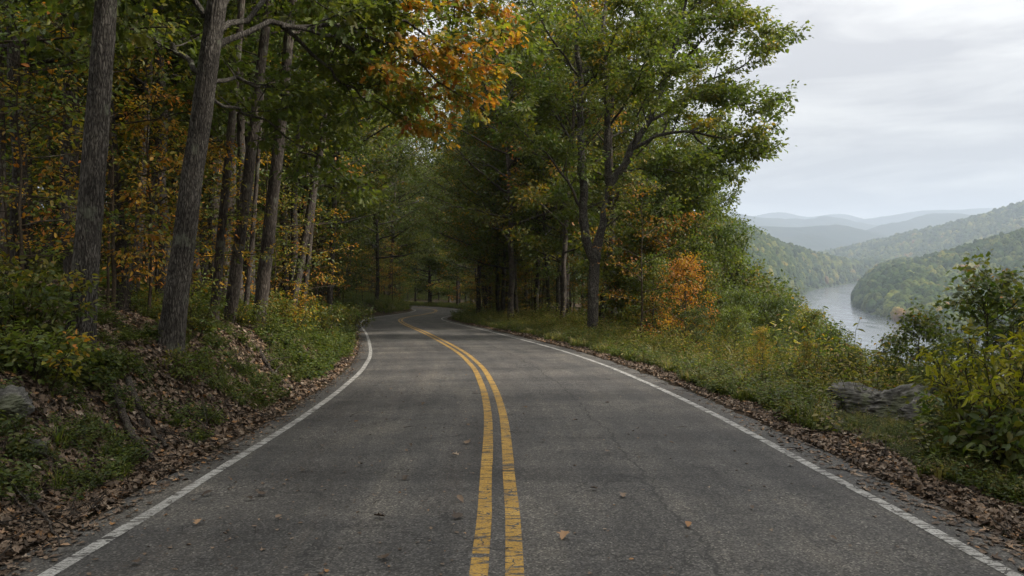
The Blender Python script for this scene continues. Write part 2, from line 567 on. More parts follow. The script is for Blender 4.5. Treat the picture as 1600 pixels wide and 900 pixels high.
# ------------------------------------------------------------------ the road's centre line and the lie of the land
SLOPE = 0.0565
CTRL = np.array([(-.1, -40), (-.1, -14), (-.1, -3), (-.1, 4.6), (-.14, 7), (-.25, 10.9), (-.52, 14.9), (-.98, 19.2), (-1.97, 25.2), (-4.36, 36.6),
                 (-6.95, 47.9), (-8.75, 57.5), (-9.35, 66), (-9.2, 77), (-9.5, 91), (-11.8, 110), (-17, 130), (-26, 152), (-42, 172), (-70, 186), (-110, 195)], float)
CL = resample(CTRL, 700)
CL_T = unit(np.gradient(CL, axis=0))
CL_N = np.stack([CL_T[:, 1], -CL_T[:, 0]], 1)       # to the right
CL_S = np.concatenate([[0], np.cumsum(np.linalg.norm(np.diff(CL, axis=0), axis=1))])
W_L, W_R = 2.90, 3.32                                # distance of the white lines from the yellow pair
E_L, E_R = 3.25, 3.72                                # asphalt edges


def road_z(y):
    return -SLOPE * np.minimum(y, 190) - .01 * np.maximum(y - 190, 0)


def lateral(x, y):
    """signed distance to the centre line (right positive) and the nearest centre index"""
    x = np.ravel(x).astype(float); y = np.ravel(y).astype(float)
    out = np.empty(len(x)); oi = np.empty(len(x), int)
    for a in range(0, len(x), 20000):
        X, Y = x[a:a + 20000, None], y[a:a + 20000, None]
        d2 = (X - CL[None, :, 0]) ** 2 + (Y - CL[None, :, 1]) ** 2
        i = d2.argmin(1)
        dx = X[:, 0] - CL[i, 0]; dy = Y[:, 0] - CL[i, 1]
        cr = dx * CL_N[i, 0] + dy * CL_N[i, 1]
        out[a:a + 20000] = np.where(np.abs(cr) > .0, np.sign(cr), 1) * np.sqrt(d2[np.arange(len(i)), i])
        near = d2[np.arange(len(i)), i] < 100
        out[a:a + 20000] = np.where(near, cr, out[a:a + 20000])
        oi[a:a + 20000] = i
    return out, oi


def ground_z(x, y, rough=True):
    sh = np.shape(x)
    x = np.ravel(np.asarray(x, float)); y = np.ravel(np.asarray(y, float))
    t, i = lateral(x, y)
    yc = CL[i, 1]
    zr = road_z(yc) + 0 * x
    # left bank
    tl = np.maximum(-t - E_L, 0)
    pl = interp(tl, [0, .35, .8, 1.6, 2.6, 3.6, 6, 12, 25, 60, 150, 900], [0, .03, .22, .92, 1.36, 1.52, 1.9, 3.0, 6.8, 17, 40, 90])
    # right side: verge, then the drop to the river
    tr = np.maximum(t - E_R, 0)
    wide = sstep(26, 70, yc) * 9 + sstep(120, 170, yc) * 60
    tr2 = np.maximum(tr - wide, 0)
    pr = interp(tr2, [0, 1.2, 2.6, 4, 6, 9, 14, 25, 60, 150, 350, 700, 2000], [0, -.03, -.12, -.45, -1.3, -3.1, -6.5, -14, -33, -62, -88, -112, -130])
    far_up = sstep(205, 330, y) * 45 * sstep(160, 20, x)
    z = zr + np.where(t < 0, pl, pr) + far_up
    if rough:
        off = np.maximum(tl, tr)
        amp = np.clip(off / 1.2, 0, 1)
        z = z + amp * ((noise2(x, y, 1.1, 3, 3) - .5) * .26 + (noise2(x, y, 6, 3, 8) - .5) * .7 * np.clip(off / 5, 0, 1))
    # under the asphalt the ground stays below the road
    inside = np.maximum(tl, tr) <= 0
    z = np.where(inside, zr - .045, z)
    return z.reshape(sh)


def gz(x, y):
    return float(ground_z(np.array([x]), np.array([y]))[0])


# ------------------------------------------------------------------ ground sheet
def grow_axis(lo, hi, a, b, step, rate=1.07):
    mid = list(np.arange(a, b, step))
    up, s, v = [], step, b
    while v < hi:
        up.append(v); s *= rate; v += s
    up.append(hi)
    dn, s, v = [], step, a - step
    while v > lo:
        dn.append(v); s *= rate; v -= s
    dn.append(lo)
    return np.array(dn[::-1] + mid + up)


def grid_mesh(name, xs, ys, Z, mat, smooth=True):
    X, Y = np.meshgrid(xs, ys)
    V = np.stack([X.ravel(), Y.ravel(), Z.ravel()], 1)
    nx, ny = len(xs), len(ys)
    i = np.arange(ny - 1)[:, None] * nx + np.arange(nx - 1)[None]
    Q = np.stack([i, i + 1, i + nx + 1, i + nx], -1).reshape(-1, 4)
    return mesh_data(name, V, [Q], mat, None, smooth)


def ground_material():
    m, nt, nd, lk, out = new_mat("forest_floor")
    tc = nd.new("ShaderNodeTexCoord")
    n1 = nd.new("ShaderNodeTexNoise"); n1.inputs["Scale"].default_value = 14; n1.inputs["Detail"].default_value = 8; n1.inputs["Roughness"].default_value = .7
    n2 = nd.new("ShaderNodeTexNoise"); n2.inputs["Scale"].default_value = .9; n2.inputs["Detail"].default_value = 5
    vo = nd.new("ShaderNodeTexVoronoi"); vo.inputs["Scale"].default_value = 22
    for n in (n1, n2, vo):
        lk.new(tc.outputs["Object"], n.inputs["Vector"])
    r1 = ramp(nd, [(.3, (.018, .013, .009)), (.5, (.048, .034, .022)), (.7, (.095, .070, .045))])
    lk.new(n1.outputs["Fac"], r1.inputs[0])
    r2 = ramp(nd, [(0, (.4, .4, .4)), (1, (1.25, 1.2, 1.15))])
    lk.new(vo.outputs["Color"], r2.inputs[0])
    mu = nd.new("ShaderNodeMix"); mu.data_type = 'RGBA'; mu.blend_type = 'MULTIPLY'; mu.inputs["Factor"].default_value = .8
    lk.new(r1.outputs[0], mu.inputs["A"]); lk.new(r2.outputs[0], mu.inputs["B"])
    r3 = ramp(nd, [(.52, g(0)), (.68, g(.55))])
    lk.new(n2.outputs["Fac"], r3.inputs[0])
    mx = nd.new("ShaderNodeMix"); mx.data_type = 'RGBA'; mx.inputs["B"].default_value = (.035, .045, .014, 1)
    lk.new(r3.outputs[0], mx.inputs["Factor"]); lk.new(mu.outputs["Result"], mx.inputs["A"])
    p = nd.new("ShaderNodeBsdfPrincipled"); p.inputs["Roughness"].default_value = .95; p.inputs["Specular IOR Level"].default_value = .1
    lk.new(mx.outputs["Result"], p.inputs["Base Color"])
    b = nd.new("ShaderNodeBump"); b.inputs["Strength"].default_value = 1; b.inputs["Distance"].default_value = .04
    lk.new(n1.outputs["Fac"], b.inputs["Height"]); lk.new(b.outputs[0], p.inputs["Normal"])
    lk.new(p.outputs[0], out.inputs["Surface"])
    return m


M_GROUND = ground_material()
xs = grow_axis(-900, 900, -15, 14, .22)
ys = grow_axis(-120, 950, 1.5, 48, .24)
Xg, Yg = np.meshgrid(xs, ys)
ground = link("ground", grid_mesh("ground", xs, ys, ground_z(Xg, Yg), M_GROUND))
tag(ground, "steep leaf strewn bank and slope falling away beside the road", kind="structure")


# ------------------------------------------------------------------ road and its painted lines
def asphalt_nodes(nd, lk, uvout):
    """colour and height of worn asphalt; returns sockets"""
    sep = nd.new("ShaderNodeSeparateXYZ"); lk.new(uvout, sep.inputs[0])
    def noise(scale, detail=4, rough=.6, vec=None, dist=0):
        n = nd.new("ShaderNodeTexNoise"); n.inputs["Scale"].default_value = scale; n.inputs["Detail"].default_value = detail
        n.inputs["Roughness"].default_value = rough; n.inputs["Distortion"].default_value = dist
        lk.new(vec or uvout, n.inputs["Vector"]); return n
    # aggregate
    vo = nd.new("ShaderNodeTexVoronoi"); vo.inputs["Scale"].default_value = 75
    lk.new(uvout, vo.inputs["Vector"])
    bw = nd.new("ShaderNodeRGBToBW"); lk.new(vo.outputs["Color"], bw.inputs[0])
    agg = ramp(nd, [(0, (.020, .0195, .019)), (.4, (.043, .0405, .037)), (.75, (.085, .081, .075)), (1, (.19, .18, .162))])
    lk.new(bw.outputs[0], agg.inputs[0])
    # broad tone: wheel tracks and patches, along the road
    mp = nd.new("ShaderNodeMapping"); mp.inputs["Scale"].default_value = (1.3, .16, 1); lk.new(uvout, mp.inputs["Vector"])
    nb = noise(1.1, 5, .6, mp.outputs[0])
    rb = ramp(nd, [(.32, g(.66)), (.5, g(1.0)), (.66, (1.42, 1.38, 1.30))]); lk.new(nb.outputs["Fac"], rb.inputs[0])
    nm = noise(2.3, 6, .65)
    rm = ramp(nd, [(.3, g(.78)), (.7, (1.22, 1.20, 1.17))]); lk.new(nm.outputs["Fac"], rm.inputs[0])
    # faint cross bands of tree shade and light painted into the asphalt colour
    mp2 = nd.new("ShaderNodeMapping"); mp2.inputs["Scale"].default_value = (.12, .75, 1); lk.new(uvout, mp2.inputs["Vector"])
    nx = noise(1.0, 4, .55, mp2.outputs[0])
    rx = ramp(nd, [(.38, g(.74)), (.48, g(.98)), (.62, (1.26, 1.24, 1.20))]); lk.new(nx.outputs["Fac"], rx.inputs[0])
    def mul(a, b, f=1.0, mode='MULTIPLY'):
        m = nd.new("ShaderNodeMix"); m.data_type = 'RGBA'; m.blend_type = mode; m.inputs["Factor"].default_value = f
        lk.new(a, m.inputs["A"]); lk.new(b, m.inputs["B"]); return m.outputs["Result"]
    c = mul(agg.outputs[0], rb.outputs[0]); c = mul(c, rm.outputs[0]); c = mul(c, rx.outputs[0])
    # brown leaf dust
    nd1 = noise(.9, 6, .7, mp.outputs[0], .4)
    rd = ramp(nd, [(.50, g(0)), (.72, g(.55))]); lk.new(nd1.outputs["Fac"], rd.inputs[0])
    mb = nd.new("ShaderNodeMix"); mb.data_type = 'RGBA'; mb.inputs["B"].default_value = (.10, .068, .045, 1)
    n5 = noise(38, 3, .7); m5 = nd.new("ShaderNodeMath"); m5.operation = 'MULTIPLY'
    r5 = ramp(nd, [(.5, g(0)), (.62, g(1))]); lk.new(n5.outputs["Fac"], r5.inputs[0])
    lk.new(rd.outputs[0], m5.inputs[0]); lk.new(r5.outputs[0], m5.inputs[1])
    lk.new(m5.outputs[0], mb.inputs["Factor"]); lk.new(c, mb.inputs["A"])
    c = mb.outputs["Result"]
    # cracks: a net of fine ones and a long one in the right wheel track
    nw = noise(1.6, 4, .6)
    ad = nd.new("ShaderNodeVectorMath"); ad.operation = 'MULTIPLY_ADD'; ad.inputs[1].default_value = (.8, .8, .8)
    lk.new(nw.outputs["Color"], ad.inputs[0]); lk.new(uvout, ad.inputs[2])
    vc = nd.new("ShaderNodeTexVoronoi"); vc.feature = 'DISTANCE_TO_EDGE'; vc.inputs["Scale"].default_value = .8
    lk.new(ad.outputs[0], vc.inputs["Vector"])
    lt = nd.new("ShaderNodeMath"); lt.operation = 'LESS_THAN'; lt.inputs[1].default_value = .006; lk.new(vc.outputs["Distance"], lt.inputs[0])
    ng = noise(.7, 3, .6); rg = ramp(nd, [(.5, g(0)), (.56, g(1))]); lk.new(ng.outputs["Fac"], rg.inputs[0])
    mk = nd.new("ShaderNodeMath"); mk.operation = 'MULTIPLY'; lk.new(lt.outputs[0], mk.inputs[0]); lk.new(rg.outputs[0], mk.inputs[1])
    vc2 = nd.new("ShaderNodeTexVoronoi"); vc2.feature = 'DISTANCE_TO_EDGE'; vc2.inputs["Scale"].default_value = 4.5
    lk.new(ad.outputs[0], vc2.inputs["Vector"])
    lt2 = nd.new("ShaderNodeMath"); lt2.operation = 'LESS_THAN'; lt2.inputs[1].default_value = .03; lk.new(vc2.outputs["Distance"], lt2.inputs[0])
    ng2 = noise(1.3, 4, .7); rg2 = ramp(nd, [(.50, g(0)), (.58, g(1))]); lk.new(ng2.outputs["Fac"], rg2.inputs[0])
    mk2 = nd.new("ShaderNodeMath"); mk2.operation = 'MULTIPLY'; lk.new(lt2.outputs[0], mk2.inputs[0]); lk.new(rg2.outputs[0], mk2.inputs[1])
    # long crack at u = 1.42 + wander
    mpl = nd.new("ShaderNodeMapping"); mpl.inputs["Scale"].default_value = (0, .5, 0); lk.new(uvout, mpl.inputs["Vector"])
    nl_ = noise(1.4, 6, .75, mpl.outputs[0])
    m1 = nd.new("ShaderNodeMath"); m1.operation = 'MULTIPLY_ADD'; m1.inputs[1].default_value = .7; m1.inputs[2].default_value = 1.08
    lk.new(nl_.outputs["Fac"], m1.inputs[0])
    s1 = nd.new("ShaderNodeMath"); s1.operation = 'SUBTRACT'; lk.new(sep.outputs["X"], s1.inputs[0]); lk.new(m1.outputs[0], s1.inputs[1])
    ab = nd.new("ShaderNodeMath"); ab.operation = 'ABSOLUTE'; lk.new(s1.outputs[0], ab.inputs[0])
    nw2 = noise(9, 3); mw = nd.new("ShaderNodeMath"); mw.operation = 'MULTIPLY'; mw.inputs[1].default_value = .028; lk.new(nw2.outputs["Fac"], mw.inputs[0])
    lt3 = nd.new("ShaderNodeMath"); lt3.operation = 'LESS_THAN'; lk.new(ab.outputs[0], lt3.inputs[0]); lk.new(mw.outputs[0], lt3.inputs[1])
    mxx = nd.new("ShaderNodeMath"); mxx.operation = 'MAXIMUM'; lk.new(mk.outputs[0], mxx.inputs[0]); lk.new(mk2.outputs[0], mxx.inputs[1])
    mxy = nd.new("ShaderNodeMath"); mxy.operation = 'MAXIMUM'; lk.new(mxx.outputs[0], mxy.inputs[0]); lk.new(lt3.outputs[0], mxy.inputs[1])
    fc = nd.new("ShaderNodeMath"); fc.operation = 'MULTIPLY'; fc.inputs[1].default_value = .62; lk.new(mxy.outputs[0], fc.inputs[0])
    mc = nd.new("ShaderNodeMix"); mc.data_type = 'RGBA'; mc.inputs["B"].default_value = (.010, .009, .008, 1)
    lk.new(fc.outputs[0], mc.inputs["Factor"]); lk.new(c, mc.inputs["A"])
    # height
    h = nd.new("ShaderNodeMath"); h.operation = 'MULTIPLY_ADD'; h.inputs[1].default_value = -1.0
    lk.new(mxy.outputs[0], h.inputs[0]); lk.new(bw.outputs[0], h.inputs[2])
    return mc.outputs["Result"], h.outputs[0], mxy.outputs[0], noise, sep


def road_material():
    m, nt, nd, lk, out = new_mat("worn_asphalt")
    uv = nd.new("ShaderNodeUVMap")
    c, h, cr, _, _ = asphalt_nodes(nd, lk, uv.outputs[0])
    p = nd.new("ShaderNodeBsdfPrincipled"); p.inputs["Roughness"].default_value = .78; p.inputs["Specular IOR Level"].default_value = .4
    lk.new(c, p.inputs["Base Color"])
    b = nd.new("ShaderNodeBump"); b.inputs["Strength"].default_value = .7; b.inputs["Distance"].default_value = .006
    lk.new(h, b.inputs["Height"]); lk.new(b.outputs[0], p.inputs["Normal"]); lk.new(p.outputs[0], out.inputs["Surface"])
    return m


def paint_material(name, c1, c2, wear=.5):
    m, nt, nd, lk, out = new_mat(name)
    uv = nd.new("ShaderNodeUVMap")
    c, h, cr, noise, sep = asphalt_nodes(nd, lk, uv.outputs[0])
    # transverse chips and cracks in the paint
    mp = nd.new("ShaderNodeMapping"); mp.inputs["Scale"].default_value = (3.0, 11.0, 1); lk.new(uv.outputs[0], mp.inputs["Vector"])
    n1 = noise(1.5, 5, .65, mp.outputs[0], .6)
    r1 = ramp(nd, [(.0, g(0)), (wear - .10, g(0)), (wear - .05, g(1))], 'LINEAR'); lk.new(n1.outputs["Fac"], r1.inputs[0])
    ab = nd.new("ShaderNodeVectorMath"); ab.operation = 'MULTIPLY_ADD'; ab.inputs[1].default_value = (.5, .5, .5)
    n0 = noise(3, 3); mp3 = nd.new("ShaderNodeMapping"); mp3.inputs["Scale"].default_value = (1.0, 3.6, 1); lk.new(uv.outputs[0], mp3.inputs["Vector"])
    lk.new(n0.outputs["Color"], ab.inputs[0]); lk.new(mp3.outputs[0], ab.inputs[2])
    vo = nd.new("ShaderNodeTexVoronoi"); vo.feature = 'DISTANCE_TO_EDGE'; vo.inputs["Scale"].default_value = 1.7; lk.new(ab.outputs[0], vo.inputs["Vector"])
    gt = nd.new("ShaderNodeMath"); gt.operation = 'GREATER_THAN'; gt.inputs[1].default_value = .012; lk.new(vo.outputs["Distance"], gt.inputs[0])
    mm = nd.new("ShaderNodeMath"); mm.operation = 'MULTIPLY'; lk.new(r1.outputs[0], mm.inputs[0]); lk.new(gt.outputs[0], mm.inputs[1])
    n2 = noise(60, 3, .6); r2 = ramp(nd, [(.36, g(.30)), (.50, g(.80)), (.60, g(.96))]); lk.new(n2.outputs["Fac"], r2.inputs[0])
    m2 = nd.new("ShaderNodeMath"); m2.operation = 'MULTIPLY'; lk.new(mm.outputs[0], m2.inputs[0]); lk.new(r2.outputs[0], m2.inputs[1])
    n3 = noise(2.6, 7, .72); r3 = ramp(nd, [(.30, tuple(.72 * v for v in c1)), (.48, c1), (.68, c2)]); lk.new(n3.outputs["Fac"], r3.inputs[0])
    mx = nd.new("ShaderNodeMix"); mx.data_type = 'RGBA'
    lk.new(m2.outputs[0], mx.inputs["Factor"]); lk.new(c, mx.inputs["A"]); lk.new(r3.outputs[0], mx.inputs["B"])
    p = nd.new("ShaderNodeBsdfPrincipled"); p.inputs["Roughness"].default_value = .7; p.inputs["Specular IOR Level"].default_value = .35
    lk.new(mx.outputs["Result"], p.inputs["Base Color"])
    b = nd.new("ShaderNodeBump"); b.inputs["Strength"].default_value = .6; b.inputs["Distance"].default_value = .006
    lk.new(m2.outputs[0], b.inputs["Height"]); lk.new(b.outputs[0], p.inputs["Normal"]); lk.new(p.outputs[0], out.inputs["Surface"])
    return m


CLF = resample(CTRL, 2600)
CLF_T = unit(np.gradient(CLF, axis=0)); CLF_N = np.stack([CLF_T[:, 1], -CLF_T[:, 0]], 1)
CLF_S = np.concatenate([[0], np.cumsum(np.linalg.norm(np.diff(CLF, axis=0), axis=1))])


def ribbon(name, offs, lift, mat, wobble=0.0, seed=0):
    offs = np.asarray(offs, float); m = len(offs)
    n = len(CLF)
    O = np.repeat(offs[None], n, 0)
    if wobble:
        w = (noise2(CLF_S, CLF_S * 0 + seed, 1.2, 4, seed) - .5) * wobble
        w2 = (noise2(CLF_S, CLF_S * 0 + seed + 5, .25, 2, seed + 9) - .5) * wobble * .5
        O[:, 0] += w; O[:, -1] += (noise2(CLF_S, CLF_S * 0 + seed + 50, 1.3, 4, seed + 3) - .5) * wobble + w2
    P = CLF[:, None, :] + CLF_N[:, None, :] * O[..., None]
    camber = -.004 * np.abs(O)
    Z = road_z(CLF[:, 1])[:, None] + camber + lift
    V = np.concatenate([P, Z[..., None]], -1).reshape(-1, 3)
    i = np.arange(n - 1)[:, None] * m + np.arange(m - 1)[None]
    Q = np.stack([i, i + 1, i + m + 1, i + m], -1).reshape(-1, 4)
    uv = np.stack([O, np.repeat(CLF_S[:, None], m, 1)], -1).reshape(-1, 2)
    return mesh_data(name, V, [Q], mat, None, True, uv)


M_ROAD = road_material()
road = link("road", ribbon("road", [-E_L, -2, -1, 0, 1, 2, E_R], 0.0, M_ROAD, .22, 3))
tag(road, "winding two lane asphalt road", kind="structure")
M_YEL = paint_material("yellow_paint", (.42, .24, .035), (.55, .33, .06), .52)
M_WHI = paint_material("white_paint", (.40, .39, .36), (.56, .55, .51), .53)
for o_ in (-.17, .055):
    o = link("centre_line", ribbon("centre_line", [o_, o_ + .118], .004, M_YEL, .012, int(o_ * 100) + 40), road)
for o_ in (-W_L, W_R - .1):
    o = link("edge_line", ribbon("edge_line", [o_, o_ + .11], .004, M_WHI, .02, int(o_ * 10) + 40), road)

# ------------------------------------------------------------------ far country: river, hills, mountains
def near_px(pts, H=-100.0):
    out = []
    for px, py in pts:
        Y = F * (CAM_Z - H) / (py - 400.0)
        out.append(((px - 800) / F * Y, Y))
    return out


RIV = near_px([(1380, 439.5), (1365, 440), (1330, 443), (1284, 450), (1262, 455), (1245, 468), (1190, 500), (1150, 560)]) + [(120, 500), (700, 420), (900, 640)] + \
    near_px([(1600, 548), (1500, 525), (1420, 507), (1362, 490), (1337, 480), (1334, 470), (1341, 458), (1352, 449), (1372, 443), (1400, 441)])
RIV = np.array(RIV)


def poly_sdf(x, y, P):
    sh = x.shape; x = x.ravel(); y = y.ravel()
    d = np.full(len(x), 1e18); s = np.zeros(len(x), int)
    for i in range(len(P)):
        a, b = P[i], P[(i + 1) % len(P)]
        e = b - a; w = np.stack([x - a[0], y - a[1]], 1)
        t = np.clip((w @ e) / (e @ e), 0, 1)
        q = w - t[:, None] * e
        d = np.minimum(d, (q ** 2).sum(1))
        c = ((a[1] > y) != (b[1] > y)) & (x < (b[0] - a[0]) * (y - a[1]) / (b[1] - a[1] + 1e-12) + a[0])
        s ^= c
    return (np.where(s == 1, -1, 1) * np.sqrt(d)).reshape(sh)


def crest(pts):
    """pts: (px, py, Y) on a skyline -> world polyline with height"""
    return np.array([at(px, py, Y) for px, py, Y in pts])


def ridge_height(x, y, R, w, base=-102, p=1.35, skew=None):
    sh = x.shape; x = x.ravel(); y = y.ravel()
    best = np.full(len(x), -1e9)
    R = resample(R, 40)
    for i in range(len(R) - 1):
        a, b = R[i], R[i + 1]
        e = (b - a)[:2]
        t = np.clip(((x - a[0]) * e[0] + (y - a[1]) * e[1]) / (e @ e), 0, 1)
        d = np.hypot(x - a[0] - t * e[0], y - a[1] - t * e[1])
        zc = a[2] + t * (b[2] - a[2])
        best = np.maximum(best, base + (zc - base) * (np.clip(1 - d / w, 0, 1) ** p))
    return best.reshape(sh)


RA = crest([(980, 330, 1700), (1100, 340, 1900), (1150, 351, 2050), (1200, 366, 2250), (1245, 378, 2400), (1300, 391, 2650), (1350, 404, 2950), (1400, 420, 3300), (1440, 432, 3600)])
RB = crest([(1342, 476, 1600), (1360, 466, 1620), (1400, 449, 1650), (1450, 432, 1680), (1500, 409, 1720), (1560, 388, 1750), (1620, 368, 1800), (1760, 330, 1900), (1950, 300, 2100)])
RC = crest([(1360, 428, 4600), (1400, 410, 4500), (1440, 395, 4400), (1480, 378, 4300), (1540, 348, 4150), (1600, 323, 4000), (1680, 300, 3900), (1800, 280, 3800)])
# low ground floor
def hills_z(x, y):
    n = noise2(x, y, 420, 5, 21)
    n2 = noise2(x, y, 90, 3, 31)
    h = np.maximum.reduce([ridge_height(x, y, RA, 820, p=1.15), ridge_height(x, y, RB, 620, p=1.2), ridge_height(x, y, RC, 1500, p=1.25)])
    h = h + (n - .5) * 38 * sstep(-100, 20, h) + (n2 - .5) * 10
    h = np.maximum(h, -86 + (n - .5) * 24)
    d = poly_sdf(x, y, RIV)
    k = 1 - np.exp(-np.maximum(d, 0) / 55.0)
    z = -101.5 + (h + 101.5) * k + np.minimum(d, 0) * .1 + np.clip(d, 0, 8) * .25
    return z


def hill_material(name, cols, scale):
    m, nt, nd, lk, out = new_mat(name)
    tc = nd.new("ShaderNodeTexCoord")
    n1 = nd.new("ShaderNodeTexNoise"); n1.inputs["Scale"].default_value = scale; n1.inputs["Detail"].default_value = 8; n1.inputs["Roughness"].default_value = .7
    lk.new(tc.outputs["Object"], n1.inputs["Vector"])
    vo = nd.new("ShaderNodeTexVoronoi"); vo.inputs["Scale"].default_value = scale * 3.2
    lk.new(tc.outputs["Object"], vo.inputs["Vector"])
    r = ramp(nd, [(.3, cols[0]), (.5, cols[1]), (.62, cols[2]), (.75, cols[3])])
    lk.new(n1.outputs["Fac"], r.inputs[0])
    p = nd.new("ShaderNodeBsdfPrincipled"); p.inputs["Roughness"].default_value = 1; p.inputs["Specular IOR Level"].default_value = 0
    lk.new(r.outputs[0], p.inputs["Base Color"])
    b = nd.new("ShaderNodeBump"); b.inputs["Strength"].default_value = 1; b.inputs["Distance"].default_value = 6; b.invert = True
    lk.new(vo.outputs["Distance"], b.inputs["Height"]); lk.new(b.outputs[0], p.inputs["Normal"])
    lk.new(p.outputs[0], out.inputs["Surface"])
    return m


M_HILL = hill_material("wooded_hill", [(.018, .030, .012), (.035, .050, .018), (.055, .060, .02), (.09, .065, .022)], .02)
xs = np.arange(-550, 4300, 18.0); ys = np.arange(900, 5600, 18.0)
Xh, Yh = np.meshgrid(xs, ys)
Zh = hills_z(Xh, Yh)
hills = link("hills", grid_mesh("hills", xs, ys, Zh, M_HILL))
tag(hills, "wooded hills on both sides of the river valley", kind="structure")

# water
def water_material():
    m, nt, nd, lk, out = new_mat("river_water")
    tc = nd.new("ShaderNodeTexCoord")
    mp = nd.new("ShaderNodeMapping"); mp.inputs["Scale"].default_value = (.05, .016, 1); mp.inputs["Rotation"].default_value = (0, 0, -.45)
    lk.new(tc.outputs["Object"], mp.inputs["Vector"])
    n = nd.new("ShaderNodeTexNoise"); n.inputs["Scale"].default_value = 1.0; n.inputs["Detail"].default_value = 6
    lk.new(mp.outputs[0], n.inputs["Vector"])
    n2 = nd.new("ShaderNodeTexNoise"); n2.inputs["Scale"].default_value = .5; n2.inputs["Detail"].default_value = 5
    lk.new(tc.outputs["Object"], n2.inputs["Vector"])
    r = ramp(nd, [(.4, g(.14)), (.6, g(.26))]); lk.new(n.outputs["Fac"], r.inputs[0])
    p = nd.new("ShaderNodeBsdfPrincipled"); p.inputs["Base Color"].default_value = (.07, .08, .085, 1)
    lk.new(r.outputs[0], p.inputs["Roughness"])
    b = nd.new("ShaderNodeBump"); b.inputs["Strength"].default_value = .05; b.inputs["Distance"].default_value = .4
    lk.new(n2.outputs["Fac"], b.inputs["Height"]); lk.new(b.outputs[0], p.inputs["Normal"])
    lk.new(p.outputs[0], out.inputs["Surface"])
    return m


river = link("river", mesh_data("river", [(-400, 300, -100), (5200, 300, -100), (5200, 5590, -100), (-400, 5590, -100)], [[[0, 1, 2, 3]]], water_material()))
tag(river, "pale grey river curving through the valley", kind="structure")

# far mountains: long crests one behind the other
M_MTN = hill_material("far_mountain", [(.014, .020, .012), (.020, .028, .016), (.028, .032, .018), (.034, .032, .02)], .004)
MR = [
    (crest([(1060, 352, 6600), (1130, 352, 6500), (1230, 352, 6500), (1300, 349, 6600), (1340, 357, 6900), (1400, 372, 7200), (1460, 385, 7400)]), 1500),
    (crest([(1180, 372, 5900), (1230, 370, 5900), (1270, 363, 6000), (1310, 372, 6200), (1380, 385, 6400), (1450, 380, 6500), (1540, 372, 6500), (1700, 360, 6500)]), 900),
    (crest([(1380, 352, 7600), (1420, 345, 7800), (1460, 335, 8000), (1500, 334, 8000), (1550, 342, 8000), (1650, 350, 8000)]), 1500),
    (crest([(950, 338, 8800), (1040, 332, 8800), (1110, 331, 8800), (1150, 332, 8800), (1200, 340, 9200), (1270, 340, 9400), (1290, 334, 9500), (1340, 346, 9600), (1390, 352, 9800), (1500, 345, 9800)]), 1500),
    (crest([(1340, 343, 11500), (1400, 334, 11500), (1440, 328, 11500), (1500, 329, 11500), (1560, 326, 11500), (1700, 328, 11500)]), 1500),
    (crest([(1000, 338, 12500), (1150, 338, 12500), (1215, 331, 12500), (1260, 338, 12500), (1310, 333, 12500), (1360, 346, 12500)]), 1500)]
xs = np.arange(800, 12600, 75.0); ys = np.arange(5200, 14000, 75.0)
Xm, Ym = np.meshgrid(xs, ys)
Zm = np.full(Xm.shape, -80.0)
for R_, w_ in MR:
    Zm = np.maximum(Zm, ridge_height(Xm, Ym, R_, w_, base=-90, p=1.3))
Zm += (noise2(Xm, Ym, 900, 5, 77) - .5) * 90 * sstep(-100, 60, Zm)
mtn = link("mountains", grid_mesh("mountains", xs, ys, Zm, M_MTN))
tag(mtn, "blue hazy mountain ridges one behind the other", kind="structure")


# ------------------------------------------------------------------ scatter tool for uncountable things
def euler_from_normal(nrm, yaw):
    z = unit(nrm)
    x0 = np.stack([np.cos(yaw), np.sin(yaw), np.zeros_like(yaw)], 1)
    y = unit(np.cross(z, x0)); x = np.cross(y, z)
    # matrix columns x,y,z -> XYZ euler
    m20, m21, m22, m10, m00 = x[:, 2], y[:, 2], z[:, 2], x[:, 1], x[:, 0]
    return np.stack([np.arctan2(m21, m22), np.arcsin(np.clip(-m20, -1, 1)), np.arctan2(m10, m00)], 1)


def ground_normal(x, y, e=.15):
    zx = ground_z(x + e, y) - ground_z(x - e, y)
    zy = ground_z(x, y + e) - ground_z(x, y - e)
    return unit(np.stack([-zx / (2 * e), -zy / (2 * e), np.ones_like(x)], 1))


